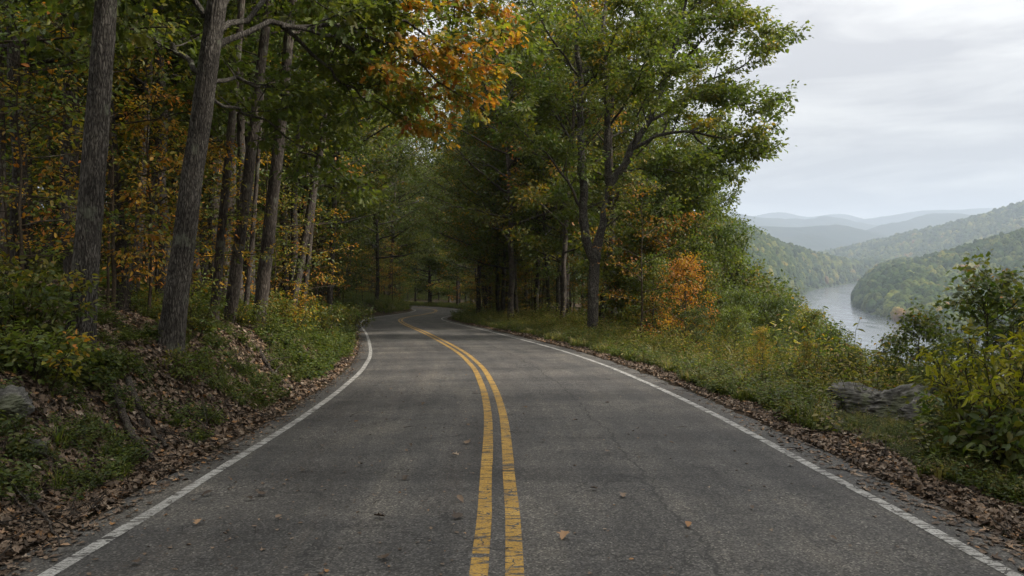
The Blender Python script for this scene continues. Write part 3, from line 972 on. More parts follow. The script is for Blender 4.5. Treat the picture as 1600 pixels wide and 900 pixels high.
def scatter(name, pts, rot, scl, idx, sources, label):
    me = bpy.data.meshes.new(name)
    me.vertices.add(len(pts)); me.vertices.foreach_set("co", np.asarray(pts, np.float32).ravel())
    a = me.attributes.new("rot", 'FLOAT_VECTOR', 'POINT'); a.data.foreach_set("vector", np.asarray(rot, np.float32).ravel())
    scl = np.asarray(scl, np.float32)
    if scl.ndim == 1: scl = np.repeat(scl[:, None], 3, 1)
    a = me.attributes.new("scl", 'FLOAT_VECTOR', 'POINT'); a.data.foreach_set("vector", scl.ravel())
    a = me.attributes.new("kindex", 'INT', 'POINT'); a.data.foreach_set("value", np.asarray(idx, np.int32))
    o = link(name, me)
    ng = bpy.data.node_groups.new(name + "_nodes", 'GeometryNodeTree')
    ng.interface.new_socket("Geometry", in_out='INPUT', socket_type='NodeSocketGeometry')
    ng.interface.new_socket("Geometry", in_out='OUTPUT', socket_type='NodeSocketGeometry')
    gi = ng.nodes.new('NodeGroupInput'); go = ng.nodes.new('NodeGroupOutput')
    jn = ng.nodes.new('GeometryNodeJoinGeometry')
    ar = ng.nodes.new('GeometryNodeInputNamedAttribute'); ar.data_type = 'FLOAT_VECTOR'; ar.inputs["Name"].default_value = "rot"
    asx = ng.nodes.new('GeometryNodeInputNamedAttribute'); asx.data_type = 'FLOAT_VECTOR'; asx.inputs["Name"].default_value = "scl"
    ai = ng.nodes.new('GeometryNodeInputNamedAttribute'); ai.data_type = 'INT'; ai.inputs["Name"].default_value = "kindex"
    for k, s in enumerate(sources):
        oi = ng.nodes.new('GeometryNodeObjectInfo'); oi.inputs["Object"].default_value = s; oi.inputs["As Instance"].default_value = True
        cp = ng.nodes.new('FunctionNodeCompare'); cp.data_type = 'INT'; cp.operation = 'EQUAL'
        ints = [x for x in cp.inputs if x.type == 'INT']
        ng.links.new(ai.outputs["Attribute"], ints[0]); ints[1].default_value = k
        ip = ng.nodes.new('GeometryNodeInstanceOnPoints')
        ng.links.new(gi.outputs[0], ip.inputs["Points"]); ng.links.new(cp.outputs["Result"], ip.inputs["Selection"])
        ng.links.new(oi.outputs["Geometry"], ip.inputs["Instance"])
        ng.links.new(ar.outputs["Attribute"], ip.inputs["Rotation"]); ng.links.new(asx.outputs["Attribute"], ip.inputs["Scale"])
        ng.links.new(ip.outputs[0], jn.inputs[0])
    ng.links.new(jn.outputs[0], go.inputs[0])
    md = o.modifiers.new("scatter", 'NODES'); md.node_group = ng
    tag(o, label, kind="stuff")
    return o


def source(name, me):
    return bpy.data.objects.new(name, me)      # never linked: only its shape is used


def ico(sub):
    t = (1 + 5 ** .5) / 2
    V = [(-1, t, 0), (1, t, 0), (-1, -t, 0), (1, -t, 0), (0, -1, t), (0, 1, t), (0, -1, -t), (0, 1, -t), (t, 0, -1), (t, 0, 1), (-t, 0, -1), (-t, 0, 1)]
    Fc = [(0, 11, 5), (0, 5, 1), (0, 1, 7), (0, 7, 10), (0, 10, 11), (1, 5, 9), (5, 11, 4), (11, 10, 2), (10, 7, 6), (7, 1, 8), (3, 9, 4), (3, 4, 2), (3, 2, 6), (3, 6, 8),
          (3, 8, 9), (4, 9, 5), (2, 4, 11), (6, 2, 10), (8, 6, 7), (9, 8, 1)]
    V = [tuple(unit(np.array([v]))[0]) for v in V]
    for _ in range(sub):
        mid, nf = {}, []
        def mp(a, b):
            k = (min(a, b), max(a, b))
            if k not in mid:
                v = np.array(V[a]) + np.array(V[b]); V.append(tuple(v / np.linalg.norm(v))); mid[k] = len(V) - 1
            return mid[k]
        for a, b, c in Fc:
            x, y, z = mp(a, b), mp(b, c), mp(c, a)
            nf += [(a, x, z), (b, y, x), (c, z, y), (x, y, z)]
        Fc = nf
    return np.array(V), np.array(Fc)


ICO2, ICO3, ICO5 = ico(2), ico(3), ico(5)

# forest that clothes the far hills (nobody could count it)
def canopy_material():
    m, nt, nd, lk, out = new_mat("far_canopy")
    oi = nd.new("ShaderNodeObjectInfo")
    r = ramp(nd, [(0, (.022, .038, .014)), (.35, (.035, .055, .017)), (.6, (.055, .070, .020)), (.78, (.10, .115, .026)), (.92, (.15, .13, .032)), (1, (.15, .09, .032))])
    nl = nd.new("ShaderNodeTexNoise"); nl.inputs["Scale"].default_value = .011; nl.inputs["Detail"].default_value = 4; nl.inputs["Roughness"].default_value = .7
    lk.new(oi.outputs["Location"], nl.inputs["Vector"])
    ml = nd.new("ShaderNodeMapRange"); ml.inputs["From Min"].default_value = .32; ml.inputs["From Max"].default_value = .68; ml.inputs["To Min"].default_value = -.25; ml.inputs["To Max"].default_value = .72
    lk.new(nl.outputs["Fac"], ml.inputs["Value"])
    mq = nd.new("ShaderNodeMath"); mq.operation = 'MULTIPLY_ADD'; mq.inputs[1].default_value = .45
    lk.new(oi.outputs["Random"], mq.inputs[0]); lk.new(ml.outputs[0], mq.inputs[2]); lk.new(mq.outputs[0], r.inputs[0])
    tc = nd.new("ShaderNodeTexCoord")
    n = nd.new("ShaderNodeTexNoise"); n.inputs["Scale"].default_value = 2.6; n.inputs["Detail"].default_value = 5; n.inputs["Roughness"].default_value = .75
    lk.new(tc.outputs["Object"], n.inputs["Vector"])
    r2 = ramp(nd, [(.35, g(.45)), (.65, g(1.4))]); lk.new(n.outputs["Fac"], r2.inputs[0])
    mu = nd.new("ShaderNodeMix"); mu.data_type = 'RGBA'; mu.blend_type = 'MULTIPLY'; mu.inputs["Factor"].default_value = 1
    lk.new(r.outputs[0], mu.inputs["A"]); lk.new(r2.outputs[0], mu.inputs["B"])
    p = nd.new("ShaderNodeBsdfPrincipled"); p.inputs["Roughness"].default_value = 1; p.inputs["Specular IOR Level"].default_value = 0
    lk.new(mu.outputs["Result"], p.inputs["Base Color"])
    lk.new(p.outputs[0], out.inputs["Surface"])
    return m


M_CANOPY = canopy_material()
csrc = []
for k in range(5):
    V, Fc = ICO3
    r_ = .62 + .75 * fbm(V * 1.6 + 9 * k, 4, seed=k, gain=.62)
    V2 = V * r_[:, None] * np.array([1, 1, 1.15 + .12 * k])
    csrc.append(source("far_crown", mesh_data("far_crown", V2, [Fc], M_CANOPY)))
rng = rs(4)
pts = []
def seed_forest(x0, x1, y0, y1, step):
    X, Y = np.meshgrid(np.arange(x0, x1, step), np.arange(y0, y1, step))
    X = X + rng.uniform(-.5, .5, X.shape) * step; Y = Y + rng.uniform(-.5, .5, Y.shape) * step
    X, Y = X.ravel(), Y.ravel()
    px = 800 + X / Y * F
    k = (px > 1050) & (px < 1660)
    return X[k], Y[k]
from_grid = lambda X, Y: hills_z(X, Y)
PX, PY, PS = [], [], []
for (x0, x1, y0, y1, st, sz) in [(350, 2200, 950, 2300, 9.5, 6.6), (600, 2800, 2300, 3300, 12, 7.6), (900, 4100, 3300, 4900, 17, 9.5)]:
    a, b = seed_forest(x0, x1, y0, y1, st)
    PX.append(a); PY.append(b); PS.append(np.full(len(a), sz))
PX, PY, PS = np.concatenate(PX), np.concatenate(PY), np.concatenate(PS)
PZ = hills_z(PX, PY)
k = PZ > -99.2
PX, PY, PZ, PS = PX[k], PY[k], PZ[k], PS[k]
sc3 = PS[:, None] * (.55 + 1.0 * rng.rand(len(PX), 1) ** 1.6) * np.array([1, 1, 1.0]) * (.9 + .2 * rng.rand(len(PX), 3))
scatter("hillside_forest", np.stack([PX, PY, PZ + sc3[:, 2] * .55], 1), np.stack([rng.randn(len(PX)) * .2, rng.randn(len(PX)) * .2, rng.rand(len(PX)) * 6.3], 1), sc3,
        rng.randint(0, 5, len(PX)), csrc, "autumn tinged forest covering the hillsides across the river")
print("far crowns", len(PX))

# tiny houses in the far valley
M_HOUSE, nt, nd, lk, out = new_mat("white_house_wall")
p = nd.new("ShaderNodeBsdfPrincipled"); p.inputs["Base Color"].default_value = (.75, .74, .70, 1); p.inputs["Roughness"].default_value = .8; lk.new(p.outputs[0], out.inputs["Surface"])
M_ROOF, nt, nd, lk, out = new_mat("grey_roof")
p = nd.new("ShaderNodeBsdfPrincipled"); p.inputs["Base Color"].default_value = (.16, .15, .15, 1); p.inputs["Roughness"].default_value = .8; lk.new(p.outputs[0], out.inputs["Surface"])


def zgrid(x, y):
    i = int(round((x + 550) / 18)); j = int(round((y - 900) / 18))
    return Zh[j, i]


def far_house(px, Yd, w, d, h, rz, label):
    x = (px - 800) / F * Yd
    z = zgrid(x, Yd)
    e = link("farmhouse", None); e.location = (x, Yd, z + 4); e.rotation_euler = (0, 0, rz)
    V = np.array([(-w, -d, -8), (w, -d, -8), (w, d, -8), (-w, d, -8), (-w, -d, h), (w, -d, h), (w, d, h), (-w, d, h), (-w, 0, h + d * .8), (w, 0, h + d * .8)])
    o = link("wall", mesh_data("wall", V, [[[0, 1, 5, 4], [2, 3, 7, 6]], [[1, 2, 6, 9, 5], [3, 0, 4, 8, 7]]], M_HOUSE), e)
    t = 1.0
    R = np.array([(-w - t, -d - t, h - .6), (w + t, -d - t, h - .6), (w + t, 0, h + d * .8 + .4), (-w - t, 0, h + d * .8 + .4), (-w - t, d + t, h - .6), (w + t, d + t, h - .6)])
    R = np.vstack([R, R + [0, 0, .5]])
    o = link("roof", mesh_data("roof", R, [[[0, 1, 2, 3], [3, 2, 5, 4], [6, 9, 8, 7], [9, 10, 11, 8], [0, 6, 7, 1], [1, 7, 8, 2], [2, 8, 11, 5], [5, 11, 10, 4], [4, 10, 9, 3], [3, 9, 6, 0]]], M_ROOF), e)
    tag(e, label, "house", "white farmhouses in the valley")


far_house(1341, 4700, 9, 6, 6, .3, "white farmhouse at the left end of the far valley clearing")
far_house(1352, 4750, 8, 5, 5, 1.1, "small white house just right of the farmhouse in the far valley")

# ------------------------------------------------------------------ the air
def haze():
    m, nt, nd, lk, out = new_mat("haze_air")
    p = nd.new("ShaderNodeVolumePrincipled")
    p.inputs["Color"].default_value = (.60, .685, .80, 1)
    p.inputs["Density"].default_value = 1.1e-4
    p.inputs["Anisotropy"].default_value = .1
    lk.new(p.outputs[0], out.inputs["Volume"])
    x0, x1, y0, y1, z0, z1 = -2500, 13500, -1500, 14800, -140, 850
    V = [(x0, y0, z0), (x1, y0, z0), (x1, y1, z0), (x0, y1, z0), (x0, y0, z1), (x1, y0, z1), (x1, y1, z1), (x0, y1, z1)]
    Q = [[0, 3, 2, 1], [4, 5, 6, 7], [0, 1, 5, 4], [1, 2, 6, 5], [2, 3, 7, 6], [3, 0, 4, 7]]
    o = link("haze", mesh_data("haze", V, [Q], m))
    tag(o, "pale autumn haze over the valley", kind="stuff")


haze()

# ------------------------------------------------------------------ trees
MATS = (M_BARK, M_LEAF)


def plant(name, meshes, x, y, label, cat, group=None, rz=0.0, s=1.0, tilt=(0, 0), sink=.05, z=None, sz=1.0, parts=("trunk", "crown")):
    e = link(name, None)
    e.location = (x, y, (gz(x, y) if z is None else z) - sink)
    e.rotation_euler = (tilt[0], tilt[1], rz)
    e.scale = (s, s, s * sz)
    e.empty_display_size = .3
    for pn, me in zip(parts, meshes):
        link(pn, me, e)
    tag(e, label, cat, group)
    return e


def px_x(px, Y):
    return (px - 800) / F * Y


# -- the trunks along the left bank, one by one
def left_tree(seed, bx, tx, ty, Y, w, H, label, cb=.42, name="oak_tree", spread=3.6, nl=16, bark=None, ridge=0, sides=16, pal=P_GREEN, pal2=P_YELL, aut=.1,
              extra=None, leaf_s=.115, leaf_n=20, bend=.12, rings=26, flare=.5, kind='simple', low_len=1.0, refy=430):
    w_m = w / F * Y * .79
    x0 = px_x(bx, Y); z0 = gz(x0, Y)
    top = at(tx, ty, Y)
    by = 400 + (CAM_Z - z0) / Y * F
    lean = (top[0] - x0) / (top[2] - z0)
    ms = tree_meshes(seed, H, w_m / 2 * 1.02, spread, cb=cb, lean=(lean, -.01), nl=nl, elev=(5, 48), sides=sides, bend=bend, ridge=ridge, flare=flare, rings=rings,
                     mats=(bark or M_BARK, M_LEAF), name=name, low_len=low_len, sub=6, twigs=4, leaf_n=leaf_n, leaf_s=leaf_s, kind=kind, pal=pal, pal2=pal2, aut=aut)
    return plant(name, ms, x0, Y, label, "tree", "tall trees lining the left bank", z=z0)


T1 = left_tree(11, 122, 171, 0, 9.5, 45, 17, "thick furrowed oak trunk at the far left, shrub at its foot", cb=.40, bark=M_BARK_NEAR, ridge=.014, sides=72, rings=220, spread=4.2, nl=18, flare=1.0)
left_tree(13, 207, 236, 60, 16, 18, 15, "slim trunk standing between the two thickest oaks on the left", cb=.38, spread=3.2)
left_tree(14, 45, 47, 60, 20, 17, 16, "slim straight trunk at the left margin behind the thick furrowed oak", cb=.36, spread=3.4)
left_tree(15, 332, 380, 60, 15, 18, 15, "slender leaning trunk just right of the biggest roadside oak", cb=.44, spread=3)
left_tree(16, 357, 421, 60, 16, 24, 16, "leaning trunk with smooth grey bark, third in the leaning row", cb=.42, spread=3.4, sides=24, rings=60, ridge=.006)
left_tree(17, 380, 404, 255, 17.5, 10, 11, "thin pole-like trunk close behind the leaning grey one", cb=.5, spread=2.2, nl=10)
left_tree(18, 401, 452, 90, 17, 26, 17, "sturdy dark trunk nearest the bend on top of the bank", cb=.40, spread=3.8, sides=24, rings=70, ridge=.008)
left_tree(19, 451, 521, 155, 22, 16, 16, "strongly slanting slim trunk where the bank meets the bend", cb=.42, spread=3.4)
left_tree(20, 470, 492, 320, 25, 11, 13, "thin leaning trunk with orange leaves around it near the bend", cb=.4, spread=3.0, pal2=P_ORANGE, aut=.15)
left_tree(21, 512, 521, 350, 33, 12, 17, "dark upright trunk above the inside of the left bend", cb=.33, spread=4.2)
left_tree(22, 6, 2, 60, 15, 15, 14, "narrow trunk cut by the left picture edge", cb=.36, spread=3.2)
left_tree(23, 84, 80, 100, 24, 10, 14, "very thin dark trunk seen behind the far left shrub", cb=.35, spread=3.2)


# -- the biggest left oak with the limbs that reach over the road
def overhang_tree():
    rng = rs(12)
    Y0 = 11.0
    x0 = px_x(262, Y0); z0 = gz(x0, Y0)
    top = at(333, 0, Y0)
    lean = (top[0] - x0) / (top[2] - z0)
    wood, fol = Acc(), Acc()
    H = 17.0; n = 220
    t = np.linspace(-.02, 1, n); z = t * H
    wob = np.stack([noise2(z, z * 0, 3.0, 3, 4) - .5, noise2(z, z * 0 + 9, 3.0, 3, 5) - .5], 1) * .22
    path = np.column_stack([lean * z + wob[:, 0] - wob[0, 0], wob[:, 1] - wob[0, 1], z])
    rad = .163 * (1 - .92 * np.clip(t, 0, 1) ** 1.2)
    trunk_tube(rng, wood, path, rad, 80, 1.3, .015)
    O = np.array([x0, Y0, z0])
    W = lambda *p: np.array([at(*q) for q in p]) - O
    P = [
        (W((322, 78, 11), (372, 48, 11.3), (440, 36, 11.9), (520, 40, 12.6), (600, 60, 13.3), (660, 95, 13.9), (720, 140, 14.3), (765, 175, 14.6)), .052),
        (W((326, 55, 11), (380, 20, 11.6), (450, -25, 12.6), (540, -30, 13.6), (640, -5, 14.6), (730, 10, 15.4), (800, 60, 16)), .05),
        (W((440, 36, 11.9), (505, 45, 12.4), (570, 85, 13.3), (610, 125, 14.3), (660, 140, 15)), .04),
        (W((326, 30, 11), (400, -60, 12.5), (520, -110, 14), (640, -100, 15.5), (740, -60, 16.5)), .07),
        (W((312, 130, 11), (350, 118, 11.8), (410, 130, 13), (470, 150, 14.5), (530, 200, 15.5)), .04),
        (W((440, 36, 11.9), (490, 80, 12.6), (540, 130, 13.6), (600, 165, 14.6), (650, 190, 15.2)), .035),
        (W((520, 40, 12.6), (580, 20, 13), (650, 40, 13.6), (720, 80, 14.2), (780, 100, 14.6)), .035),
        (W((400, -60, 12.5), (480, -20, 12.4), (560, 10, 12.8), (620, 20, 13.2)), .035),
        (W((640, -100, 15.5), (700, -30, 15.5), (770, 20, 15.6), (815, 60, 15.6)), .035),
        (W((312, 130, 11), (360, 160, 12.2), (420, 190, 13.6), (490, 235, 15), (545, 280, 16)), .03),
        (W((316, 110, 11), (270, 70, 12), (210, 50, 13), (150, 60, 14)), .045),
        (W((326, 20, 11), (270, -30, 10.4), (200, -40, 10), (120, -10, 9.6)), .05)]
    limbs = []
    for pts, r in P:
        q = resample(pts, 16)
        q[1:-1] += rng.randn(14, 3) * .035
        R = np.linspace(r, .009, 16)
        wood.tube(q, R, 8)
        limbs.append((q, R))
    tipx = at(700, 130, 14)[0] - x0
    fn = lambda p: sstep(tipx - 2.4, tipx + .1, p[:, 0]) * .62 * (1 - .6 * sstep(3.4, 4.6, p[:, 1])) + .02
    foliage(rng, wood, fol, limbs, sub=12, twigs=7, sub_len=.26, twig_len=.42, leaf_n=15, leaf_s=.13, kind='oak', pal=P_FRESH, pal2=P_TIPS, aut_fn=fn,
            start=.22, flat=.6, lspread=.17, droop=.06, min_sub=.7)
    up = auto_limbs(rng, path, rad, H, .42, 14, 4.2, (5, 48), wood)
    foliage(rng, wood, fol, up, sub=6, twigs=4, leaf_n=18, leaf_s=.125, kind='oak', pal=P_GREEN, pal2=P_GOLD, aut=.2)
    ms = (wood.mesh("oak_trunk", M_BARK_NEAR, True), fol.mesh("oak_crown", M_LEAF))
    plant("oak_tree", ms, x0, Y0, "biggest left oak, its limb of orange leaves reaching over the road", "tree", "tall trees lining the left bank", z=z0)


overhang_tree()


# -- the forked oak on the right, beside the drop
def forked_oak():
    rng = rs(31)
    Y0 = 31.0
    x0 = px_x(925, Y0); z0 = gz(x0, Y0)
    O = np.array([x0, Y0, z0])
    wood, fol = Acc(), Acc()
    W = lambda *p: np.array([at(*q) for q in p]) - O
    tr = W((925, 540, Y0), (926, 500, Y0), (927, 450, Y0), (929, 410, Y0), (929, 385, Y0))
    tr[0, 2] = -.3
    tp = resample(tr, 60)
    trunk_tube(rng, wood, tp, np.linspace(.23, .21, 60), 40, .45, .02)
    main = [
        (W((927, 405, Y0), (918, 380, Y0), (912, 340, Y0), (911, 290, Y0 - .2), (908, 230, Y0 - .4), (907, 150, Y0), (903, 60, Y0), (898, -60, Y0 + .3), (890, -180, Y0)), .20),
        (W((930, 405, Y0), (938, 365, Y0), (946, 315, Y0), (952, 285, Y0)), .25),
        (W((952, 290, Y0), (948, 250, Y0 - .3), (950, 190, Y0 - .5), (943, 110, Y0 - .5), (945, 20, Y0 - .6), (960, -90, Y0), (970, -190, Y0)), .15),
        (W((952, 290, Y0), (972, 262, Y0), (990, 225, Y0 + .2), (1015, 185, Y0 + .4), (1040, 120, Y0 + .6), (1065, 30, Y0 + 1), (1085, -80, Y0 + 1)), .17),
        (W((990, 232, Y0), (1030, 212, Y0 - .3), (1080, 205, Y0 - .6), (1130, 215, Y0 - .8), (1180, 205, Y0 - 1), (1212, 200, Y0 - 1)), .085),
        (W((1012, 190, Y0 + .3), (1060, 165, Y0 + .8), (1100, 130, Y0 + 1), (1150, 110, Y0 + 1.2), (1195, 75, Y0 + 1.4), (1225, 65, Y0 + 1.5)), .08),
        (W((1040, 120, Y0 + .6), (1080, 80, Y0), (1120, 40, Y0 - .5), (1160, 20, Y0 - .6)), .06),
        (W((968, 268, Y0), (1010, 262, Y0 - .8), (1060, 268, Y0 - 1.4), (1100, 285, Y0 - 1.8)), .05),
        (W((912, 330, Y0), (890, 290, Y0 - .6), (862, 250, Y0 - 1.3), (830, 220, Y0 - 2), (800, 180, Y0 - 2.4)), .07),
        (W((908, 250, Y0), (880, 200, Y0 + .5), (850, 150, Y0 + 1.2), (825, 90, Y0 + 2)), .07),
        (W((906, 170, Y0), (930, 120, Y0 - 1), (960, 60, Y0 - 2), (985, -10, Y0 - 3)), .06),
        (W((905, 120, Y0), (870, 70, Y0 - .6), (840, 20, Y0 - 1), (815, -40, Y0 - 1.4)), .06),
        (W((950, 200, Y0), (985, 150, Y0 - 1.4), (1010, 90, Y0 - 2.4), (1030, 40, Y0 - 3.2)), .06),
        (W((918, 380, Y0), (905, 345, Y0 + .8), (893, 320, Y0 + 1.7), (872, 300, Y0 + 2.6)), .05),
        (W((947, 150, Y0), (930, 90, Y0 + 1.5), (915, 30, Y0 + 3)), .06),
        (W((940, 360, Y0), (975, 330, Y0 - .6), (1010, 318, Y0 - 1), (1050, 315, Y0 - 1.2)), .04),
        (W((1040, 120, Y0 + .6), (1030, 60, Y0 + 2), (1050, 10, Y0 + 3)), .06),
        (W((1065, 30, Y0 + 1), (1110, -10, Y0 + .6), (1150, -40, Y0)), .05),
        (W((1065, 35, Y0 + 1), (1110, 30, Y0 + .2), (1160, 38, Y0 - .3), (1200, 75, Y0 - .5)), .05),
        (W((1080, 205, Y0 - .6), (1110, 235, Y0 - .6), (1150, 235, Y0 - .4), (1195, 240, Y0 - .2)), .045),
        (W((1080, 205, Y0 - .6), (1120, 185, Y0 - .2), (1165, 160, Y0), (1205, 165, Y0 + .2)), .04),
        (W((1012, 262, Y0 - .8), (1055, 300, Y0 - .6), (1095, 320, Y0 - .4)), .035),
        (W((1015, 250, Y0 - .4), (1060, 245, Y0), (1100, 255, Y0 + .3), (1140, 275, Y0 + .4)), .045),
        (W((1050, 160, Y0 + .6), (1090, 150, Y0), (1130, 150, Y0 - .2)), .04),
        (W((990, 225, Y0), (1000, 170, Y0 - 1.5), (1030, 130, Y0 - 2.5), (1070, 100, Y0 - 3)), .05)]
    limbs = []
    for pts, r in main:
        L = np.linalg.norm(np.diff(pts, axis=0), axis=1).sum()
        m = max(10, int(L * 2.2))
        q = resample(pts, m)
        q[1:-1] += (rng.randn(m - 2, 3)) * .03
        R = np.linspace(r, max(.012, r * .14), m)
        wood.tube(q, R, 12 if r > .1 else 7)
        limbs.append((q, R))
    thin = [l for l, (p, r) in zip(limbs, main) if r < .12]
    thick = [l for l, (p, r) in zip(limbs, main) if r >= .12 and l is not limbs[1]]
    foliage(rng, wood, fol, thin, sub=13, twigs=7, sub_len=.30, twig_len=.5, leaf_n=19, leaf_s=.19, kind='kite', pal=P_OAK, pal2=P_YELL, aut=.12,
            start=.22, lspread=.20, flat=.45, droop=.03, min_sub=1.0)
    foliage(rng, wood, fol, thick, sub=13, twigs=7, sub_len=.20, twig_len=.55, leaf_n=16, leaf_s=.19, kind='kite', pal=P_OAK, pal2=P_YELL, aut=.12,
            start=.28, lspread=.21, flat=.45, droop=.03, min_sub=1.1)
    ms = (wood.mesh("forked_oak_trunk", M_BARK_NEAR, True), fol.mesh("forked_oak_crown", M_LEAF))
    plant("oak_tree", ms, x0, Y0, "large forked oak on the right verge, its crown against the sky", "tree", z=z0, sink=0)


forked_oak()

# -- forest variants, copied through the woods
VAR = []
specs = [  # seed, H, r, spread, cb, nl, pal, pal2, aut
    (101, 19, .19, 4.6, .30, 24, P_GREEN, P_YELL, .08), (102, 21, .21, 5.0, .34, 24, P_GREEN, P_YELL, .06), (103, 17, .15, 4.0, .24, 24, P_MIXED, P_GOLD, .22),
    (104, 20, .18, 4.6, .28, 26, P_FRESH, P_YELL, .3), (105, 18, .16, 4.2, .22, 26, P_GREEN, P_FRESH, .2), (106, 16, .13, 3.8, .2, 24, P_YELL, P_GOLD, .3),
    (107, 20, .22, 5.2, .38, 24, P_GREEN, P_YELL, .1),
    (108, 21, .20, 7.6, .26, 34, P_OAK, P_YELL, .25), (109, 19, .17, 7.0, .22, 34, P_FRESH, P_YELL, .35), (110, 14, .12, 4.2, .07, 34, P_GREEN, P_FRESH, .3), (111, 13, .11, 4.0, .06, 32, P_FRESH, P_YELL, .35)]
for sd, H, r, sp, cb, nl, pl, pl2, au in specs:
    VAR.append(tree_meshes(sd, H, r, sp, cb=cb, nl=nl, elev=(0, 50), sides=10, bend=.5, rings=20, mats=(M_BARK_DARK if sd % 2 else M_BARK, M_LEAF), name="forest_tree",
                           sub=7, twigs=5, leaf_n=13, leaf_s=.20, kind='kite', lspread=.22, pal=pl, pal2=pl2, aut=au))

VAR.append(tree_meshes(112, 22, .2, 7.0, cb=.10, nl=40, elev=(0, 50), sides=8, bend=.4, rings=16, mats=(M_BARK_DARK, M_LEAF), name="forest_tree", sub=8, twigs=5, leaf_n=15, leaf_s=.30,
                       kind='kite', lspread=.34, pal=P_GREEN, pal2=P_YELL, aut=.2))

placed = [(px_x(a, b), b) for a, b in [(122, 9.5), (262, 11), (207, 16), (45, 20), (332, 15), (357, 16), (401, 17), (451, 22), (470, 25), (512, 33), (6, 15), (84, 24), (925, 31)]]


def free(x, y, d):
    return all((x - a) ** 2 + (y - b) ** 2 > d * d for a, b in placed)


rng = rs(77)
def beside(Y, t):
    """point t metres right (negative: left) of the centre line at distance Y"""
    i = int(np.argmin(np.abs(CL[:, 1] - Y)))
    return CL[i, 0] + CL_N[i, 0] * t, CL[i, 1] + CL_N[i, 1] * t


dense = [(-8, 104, 1.1), (-8.5, 120, 1.2), (-8, 136, 1.25), (-9, 152, 1.3), (8.5, 118, 1.15), (9, 134, 1.2), (8.5, 150, 1.3), (10, 165, 1.35), (-12, 128, 1.2), (14, 142, 1.25),
         (9, 182, 1.3), (-9, 172, 1.2), (20, 160, 1.3), (12, 95, 1.0)]
for q, (t_, Y, s_) in enumerate(dense):
    ex_, ey_ = beside(Y, t_)
    placed.append((ex_, ey_))
    plant("forest_tree", VAR[11], ex_, ey_, "dense tree closing the canopy", "tree", "dense crowned trees around the far bends", rz=q * 1.9, s=s_)
edge = [  # wide crowned trees that close the canopy over the road: lateral offset, Y, variant, scale, label
    (-5.6, 31, 8, .95, "broad crowned tree rooted right above the first left bend"), (-6.2, 41, 7, 1.0, "wide tree leaning its crown over the first left bend"),
    (-5.6, 53, 8, 1.2, "wide green tree on the left where the road turns right"), (-6.0, 65, 7, 1.25, "tree on the left bank halfway through the second bend"),
    (-5.6, 80, 8, 1.3, "leafy tree over the end of the left bank"), (-6.2, 98, 7, 1.35, "tall tree behind the end of the left bank"),
    (6.2, 44, 7, 1.0, "dark trunked wide tree on the inside of the right hand bend"), (7.4, 50, 8, 1.0, "wide tree just left of the dark trunked one on the inside bend"),
    (6.2, 59, 7, .95, "leafy tree on the right verge where the white line curls back"), (6.8, 72, 8, 1.25, "wide tree behind the curl of the right white line"),
    (6.0, 88, 7, 1.3, "tall tree on the right verge beyond the curling white line"), (-6.6, 118, 7, 1.25, "tall tree seen above the end of the left bank"), (-6.4, 142, 8, 1.3, "tall pale tree where the road slips away to the left"),
    (7.0, 128, 7, 1.3, "tall tree beyond the last visible stretch of road"), (9.0, 150, 8, 1.35, "high tree above the vanishing road"), (-9, 106, 7, 1.3, "high crowned tree behind the leafy end of the left bank"),
    (7.0, 168, 7, 1.5, "tallest tree closing the view over the road"), (13, 185, 8, 1.5, "tall dark tree right of the one closing the view"), (-7, 165, 8, 1.5, "tall tree left of the one closing the view"),
    (6.4, 108, 8, 1.4, "distant wide tree right of the last visible stretch of road")]
for q, (t_, Y, k, s_, lab) in enumerate(edge):
    ex_, ey_ = beside(Y, t_)
    placed.append((ex_, ey_))
    plant("forest_tree", VAR[k], ex_, ey_, lab, "tree", "wide trees closing the canopy over the road", rz=q * 1.3, s=s_, tilt=(0, .06 if t_ < 0 else -.05))


def wood_fill(n, tmin, tmax, ymin, ymax, dmin, label, group, variants, name="forest_tree", pw=1.0, inview=True, tfun=None, ssc=(.85, 1.2)):
    out = 0; tries = 0
    while out < n and tries < n * 60:
        tries += 1
        s_ = rng.rand() ** pw
        yy = ymin + (ymax - ymin) * s_
        i = int(np.argmin(np.abs(CL[:, 1] - yy)))
        t = tmin + (tmax - tmin) * rng.rand()
        if tfun: t = tfun(t, yy)
        x, y = CL[i, 0] + CL_N[i, 0] * t, CL[i, 1] + CL_N[i, 1] * t
        if inview and (y < 3 or abs(x / max(y, .1) * F) > 880): continue
        if y > 0 and t > 0 and 1085 < 800 + x / y * F < 1700: continue
        tt, _ = lateral([x], [y])
        if -E_L - 2.0 < tt[0] < E_R + 2.0: continue
        if not free(x, y, dmin): continue
        placed.append((x, y))
        k = variants[rng.randint(len(variants))]
        plant(name, VAR[k], x, y, label, "tree", group, rz=rng.rand() * 6.28, s=rng.uniform(*ssc), tilt=(rng.randn() * .025, rng.randn() * .03))
        out += 1
    return out


